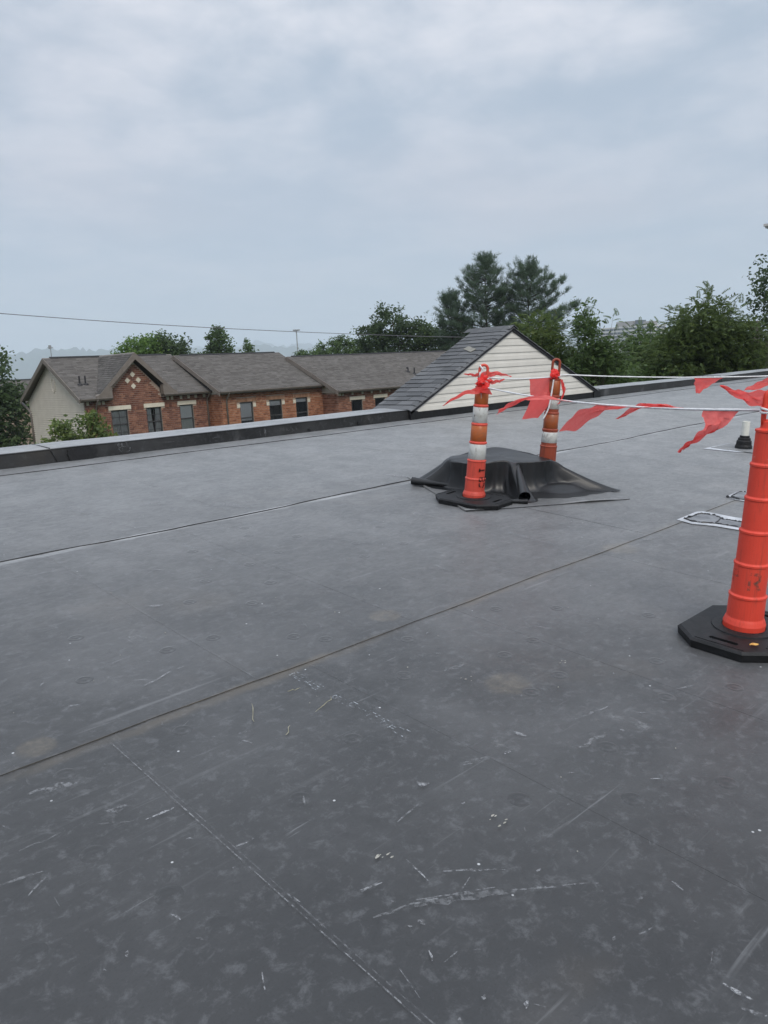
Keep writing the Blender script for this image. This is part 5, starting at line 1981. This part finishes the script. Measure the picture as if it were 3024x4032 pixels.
def pine(label, x, y, zt, seed, width, lean=(0, 0), low=-1.5, side=None, dens=1.0):
    r = np.random.default_rng(seed)
    base = (x, y, GROUND)
    root = thing('pine_tree', label, 'pine tree', Matrix.Translation(base), 'pines behind the shingled gable')
    b = MB(base)
    H = zt - GROUND
    tr = [(x + lean[0] * t + .05 * math.sin(5 * t), y + lean[1] * t, GROUND + H * t) for t in np.linspace(0, 1, 10)]
    b.tube(tr, [.20 * (1 - .93 * t) for t in np.linspace(0, 1, 10)], 8)
    tips, tn = [], []
    z = low
    while z < zt - .1:
        f = (z - low) / (zt - low)
        t = (z - GROUND) / H
        p0 = Vector((x + lean[0] * t, y + lean[1] * t, z))
        L0 = width * max(.12, 1 - f ** 2.1) ** .75
        nb = r.integers(4, 7)
        a0_ = r.uniform(0, 6.28)
        for k in range(nb):
            a = a0_ + 2 * math.pi * k / nb + r.normal() * .25
            L = L0 * r.uniform(.50, 1.10)
            if side is not None and math.cos(a - side) > .5 and f < .85:
                L *= 1.25
            d = Vector((math.cos(a), math.sin(a), 0))
            rise = L * (.10 + .55 * f + r.normal() * .07)
            e = p0 + d * L + Vector((0, 0, rise))
            mid = p0 + d * L * .55 + Vector((0, 0, rise * .35))
            b.tube([p0, mid, e], [.045 * (1 - .6 * f), .026, .008], 5)
            nt_ = max(3, int(L * 4.5 * dens))
            for q in r.uniform(.30, 1.0, nt_):        # side twigs make each limb a flat, upturned pad
                pp = (p0.lerp(mid, q / .55) if q < .55 else mid.lerp(e, (q - .55) / .45))
                tw = d * r.uniform(.2, .7) + Vector((-d.y, d.x, 0)) * r.normal() * .9
                tl = r.uniform(.30, .80) * (1.15 - .45 * q)
                te = pp + tw * tl + Vector((0, 0, tl * r.uniform(.35, 1.15)))
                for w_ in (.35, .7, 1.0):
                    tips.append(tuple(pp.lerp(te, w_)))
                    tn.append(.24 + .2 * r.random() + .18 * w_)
        z += r.uniform(.34, .52) * (1 - .45 * f)
    for q in range(8):
        tips.append((x + lean[0] + r.normal() * .07, y + lean[1] + r.normal() * .07, zt - .9 * r.random()))
        tn.append(.5)
    b.build('trunk', M_bark, root, smooth=True)
    C_ = np.array(tips)
    per = 16
    n = len(C_) * per
    idx = np.repeat(np.arange(len(C_)), per)
    d = r.normal(size=(n, 3))
    d[:, 2] = np.abs(d[:, 2]) * 1.1 + .35
    d /= np.linalg.norm(d, axis=1, keepdims=True)
    s = np.cross(d, r.normal(size=(n, 3)))
    s /= np.linalg.norm(s, axis=1, keepdims=True)
    Ln = r.uniform(.16, .38, n)[:, None]
    P0 = C_[idx] + r.normal(size=(n, 3)) * np.array([.075, .075, .05])
    V = np.stack([P0 - s * .011, P0 + s * .011, P0 + d * Ln + s * .006, P0 + d * Ln - s * .006], 1).reshape(-1, 3)
    T = np.clip(np.array(tn)[idx] + r.uniform(-.25, .25, n), 0, 1)
    link('crown', np_mesh('crown', V - np.array(base), np.arange(n * 4).reshape(-1, 4), L_pine, T), root)


RA = math.atan2(-.69, .724)
pine('tallest pine with a narrow spiky top behind the shingled gable', 51.5, 41.4, 9.6, 31, 3.1, (0, 0), .0, RA + math.pi, .82)
pine('broad pine with a dark open trunk and branches reaching away from the gable', 53.9, 38.6, 8.8, 32, 4.0, (-.2, .2), .4, RA, .78)
pine('thin small pine leaning beside the tallest pine', 49.9, 43.4, 6.9, 33, 2.0, (-.3, .3), .0, None, .95)


def frond_template(pairs=6, L=.55):
    V, F = [], []
    for i in range(pairs):
        t = (i + .7) / pairs
        y, z = L * t, -.38 * L * t * t
        ll = .20 * (1 - .55 * abs(t - .4))
        for sgn in (-1, 1):
            k = len(V)
            V += [(0, y, z), (sgn * ll * .45, y - .022, z - .010), (sgn * ll, y + .055, z - .085), (sgn * ll * .40, y + .060, z - .008)]
            F.append((k, k + 1, k + 2, k + 3))
    k = len(V)
    V += [(0, L, -.38 * L), (.03, L + .05, -.42 * L), (0, L + .13, -.55 * L), (-.03, L + .05, -.42 * L)]
    F.append((k, k + 1, k + 2, k + 3))
    k = len(V)
    V += [(-.004, 0, 0), (.004, 0, 0), (.002, L, -.38 * L), (-.002, L, -.38 * L)]
    F.append((k, k + 1, k + 2, k + 3))
    return np.array(V), np.array(F)


FV, FF = frond_template()


def frond_tree(label, base, lobes, n, seed, leafm, tone=.45, r0=.10, scale=1.0, limbs=20, group=None, spikes=(), name='ailanthus_tree', inner=.5):
    r = np.random.default_rng(seed)
    base = (base[0], base[1], GROUND)
    root = thing(name, label, 'tree' if 'tree' in name else 'bush', Matrix.Translation(base), group)
    P = crown_points(lobes, n, r, inner)
    cen = np.array([l[:3] for l in lobes])
    wgt = P - cen[np.argmin(((P[:, None, :] - cen[None]) ** 2).sum(2), 1)]
    wgt[:, 2] = wgt[:, 2] * .4 + .15
    for (sx, sy, sz, k, ln) in spikes:           # shoots standing out of the crown
        q = np.array([sx, sy, sz]) + np.stack([r.normal(size=k) * .10, r.normal(size=k) * .10, -r.random(k) * ln], 1)
        P = np.concatenate([P, q])
        d_ = r.normal(size=(k, 3)) * .5
        d_[:, 2] = np.abs(d_[:, 2]) + .45
        wgt = np.concatenate([wgt, d_])
    m = len(P)
    d = wgt / (np.linalg.norm(wgt, axis=1, keepdims=True) + 1e-6) + r.normal(size=(m, 3)) * .55
    d /= np.linalg.norm(d, axis=1, keepdims=True)
    side = np.cross(d, np.array([0, 0, 1.0]) + r.normal(size=(m, 3)) * .25)
    side /= np.linalg.norm(side, axis=1, keepdims=True)
    nz = np.cross(side, d)
    R = np.stack([side, d, nz], 2)
    s = scale * r.uniform(.55, 1.15, m)
    V = np.einsum('mij,kj->mki', R, FV) * s[:, None, None] + P[:, None, :]
    F = (FF[None] + (np.arange(m) * len(FV))[:, None, None]).reshape(-1, 4)
    ct = np.clip(r.normal(tone, .2, m), 0, 1)
    T = np.clip(np.repeat(ct, len(FF)) + r.uniform(-.2, .2, m * len(FF)), 0, 1)
    # leaves deeper inside close the gaps between the outer sprays
    lb = [(l[0], l[1], l[2], l[3] * .9, l[4] * .9, l[5] * .9) for l in lobes]
    kc = max(20, n // 9)
    Ci = crown_points(lb, kc, r, .15)
    V2, F2, T2 = leaves_at(Ci, np.full((kc, 3), .20), 30, .075, r, np.clip(r.normal(tone - .08, .15, kc), 0, 1))
    V = V.reshape(-1, 3)
    F = np.concatenate([F, F2 + len(V)])
    V = np.concatenate([V, V2])
    T = np.concatenate([T, T2])
    link('crown', np_mesh('crown', V - np.array(base), F, leafm, T), root)
    zmax = max(l[2] + l[5] for l in lobes)
    ends = np.concatenate([P[r.choice(len(P), limbs, replace=False)], np.array([s_[:3] for s_ in spikes]).reshape(-1, 3)])
    trunk_mesh(base, zmax - .5, r0, ends, r).build('trunk', M_bark, root, smooth=True)
    return root


GF = 'feathery trees beyond the parapet'
frond_tree('yellow-green feathery tree behind the right slope of the gable', (21.0, 14.9),
           [(21.2, 14.9, 1.7, 1.0, 1.0, 1.3), (20.2, 15.6, .9, .9, .9, 1.2), (21.9, 14.0, .6, .9, .9, 1.2), (20.3, 14.2, -.5, 1.6, 1.4, 1.2), (22.4, 12.8, -.7, 1.4, 1.2, 1.1)], 4200, 41, L_yel, .58, .10, .46, 26, GF,
           ((21.6, 14.5, 3.0, 14, .5), (20.6, 15.2, 2.5, 12, .5)))
frond_tree('slim dark feathery tree with bare trunk beside the gable', (21.6, 13.2),
           [(21.3, 13.2, 2.2, .38, .38, .7), (21.8, 12.8, 1.5, .50, .45, .55), (21.2, 13.5, 1.0, .45, .4, .5), (22.1, 12.5, .8, .4, .4, .4)], 620, 42, L_mid, .5, .06, .40, 16, GF,
           ((21.3, 13.2, 3.2, 14, .6), (21.9, 12.6, 2.75, 9, .5), (22.4, 12.2, 2.2, 6, .4)))
frond_tree('feathery green tree with drooping top spray beyond the parapet', (27.5, 12.6),
           [(27.3, 12.2, 2.1, 1.4, 1.4, 1.25), (28.0, 11.5, 1.2, 1.6, 1.5, 1.5), (26.6, 12.8, .9, 1.4, 1.4, 1.4), (27.3, 12.2, -.6, 2.4, 2.0, 1.5)], 5600, 43, L_yel, .40, .12, .50, 30, GF,
           ((27.4, 12.1, 3.7, 22, .6), (28.2, 11.4, 3.2, 14, .5), (26.6, 12.7, 2.7, 10, .5)))
frond_tree('lower feathery green tree between the office block and parapet', (29.4, 15.6),
           [(29.6, 15.6, 1.4, 1.3, 1.3, 1.2), (28.4, 16.4, .5, 1.2, 1.2, 1.1), (30.6, 14.8, .9, 1.2, 1.2, 1.3), (29, 15.4, -.8, 2.2, 2.0, 1.3), (27.4, 16.6, .7, 1.2, 1.2, 1.3)], 4200, 44, L_mid, .55, .10, .50, 24, GF,
           ((30.0, 15.5, 2.75, 10, .5), (29.4, 15.9, 2.7, 7, .4)))
frond_tree('dense bush filling the gap below the slim dark tree', (24.4, 14.0),
           [(24.2, 14.2, .0, 1.6, 1.4, 1.2), (25.8, 13.2, -.1, 1.5, 1.4, 1.2), (23.2, 13.0, -.9, 1.4, 1.2, 1.0), (22.8, 14.6, .7, 1.0, 1.0, 1.0)], 3800, 45, L_mid, .52, .07, .48, 18, None, (), 'feathery_bush')
frond_tree('dark bush crowding the far parapet below the timber posts', (29.4, 11.6),
           [(29.3, 11.5, .0, 1.7, 1.3, 1.2), (31.0, 11.4, .2, 1.6, 1.2, 1.3), (27.6, 11.6, -.9, 1.6, 1.2, 1.0)], 2600, 46, L_dark, .5, .07, .5, 18, None, (), 'feathery_bush')
tree('broadleaf_tree', 'dark glossy tree rising beside the tall grey building', (34.4, 12.2),
     [(34.2, 12.0, 3.5, 1.15, 1.3, 1.5), (33.6, 12.3, 1.9, 1.1, 1.2, 1.1), (35.2, 11.2, 2.5, 1.3, 1.3, 2.2), (34.9, 11.5, 4.6, .7, .8, .9)], L_dark, 300, 26, .085, .22, 51, .16, None, .34, limbs=26)
tree('sapling', 'leafy sapling with pale new leaves before the clapboard end', (11.85, 30.85),
     [(12.45, 30.3, -.05, .42, .45, .45), (11.6, 31.1, -.35, .45, .45, .38), (12.0, 30.7, -.85, .85, .6, .45), (11.1, 31.5, -1.0, .5, .5, .4), (12.8, 30.0, -.75, .45, .45, .5), (11.6, 31.0, -1.6, 1.15, .8, .5)],
     L_fresh, 170, 20, .085, .14, 52, .06, None, .52, limbs=26, inner=.3)
tree('shrub', 'small yellow-green shrub peeping over the parapet by the dark tree', (6.6, 21.5),
     [(6.6, 21.5, -.95, .5, .4, .4), (6.1, 21.7, -1.2, .5, .4, .4)], L_yel, 46, 20, .06, .10, 53, .04, None, .7, limbs=8, cat='shrub')

# ------------------------------------------------------------------ haze
HZ = 9300
hb = MB()
hb.box((-HZ, -HZ, GROUND - 6.0), (HZ, HZ, 300))
hm = bpy.data.materials.new('haze')
hm.use_nodes = True
hm.node_tree.nodes.clear()
ho = hm.node_tree.nodes.new('ShaderNodeOutputMaterial')
pv = nd(hm.node_tree, 'ShaderNodeVolumePrincipled', {'Color': (.80, .90, 1.0, 1), 'Density': .00026, 'Anisotropy': .0})
hm.node_tree.links.new(pv.outputs[0], ho.inputs['Volume'])
haze = hb.build('haze', hm)
tag(haze, kind='stuff')
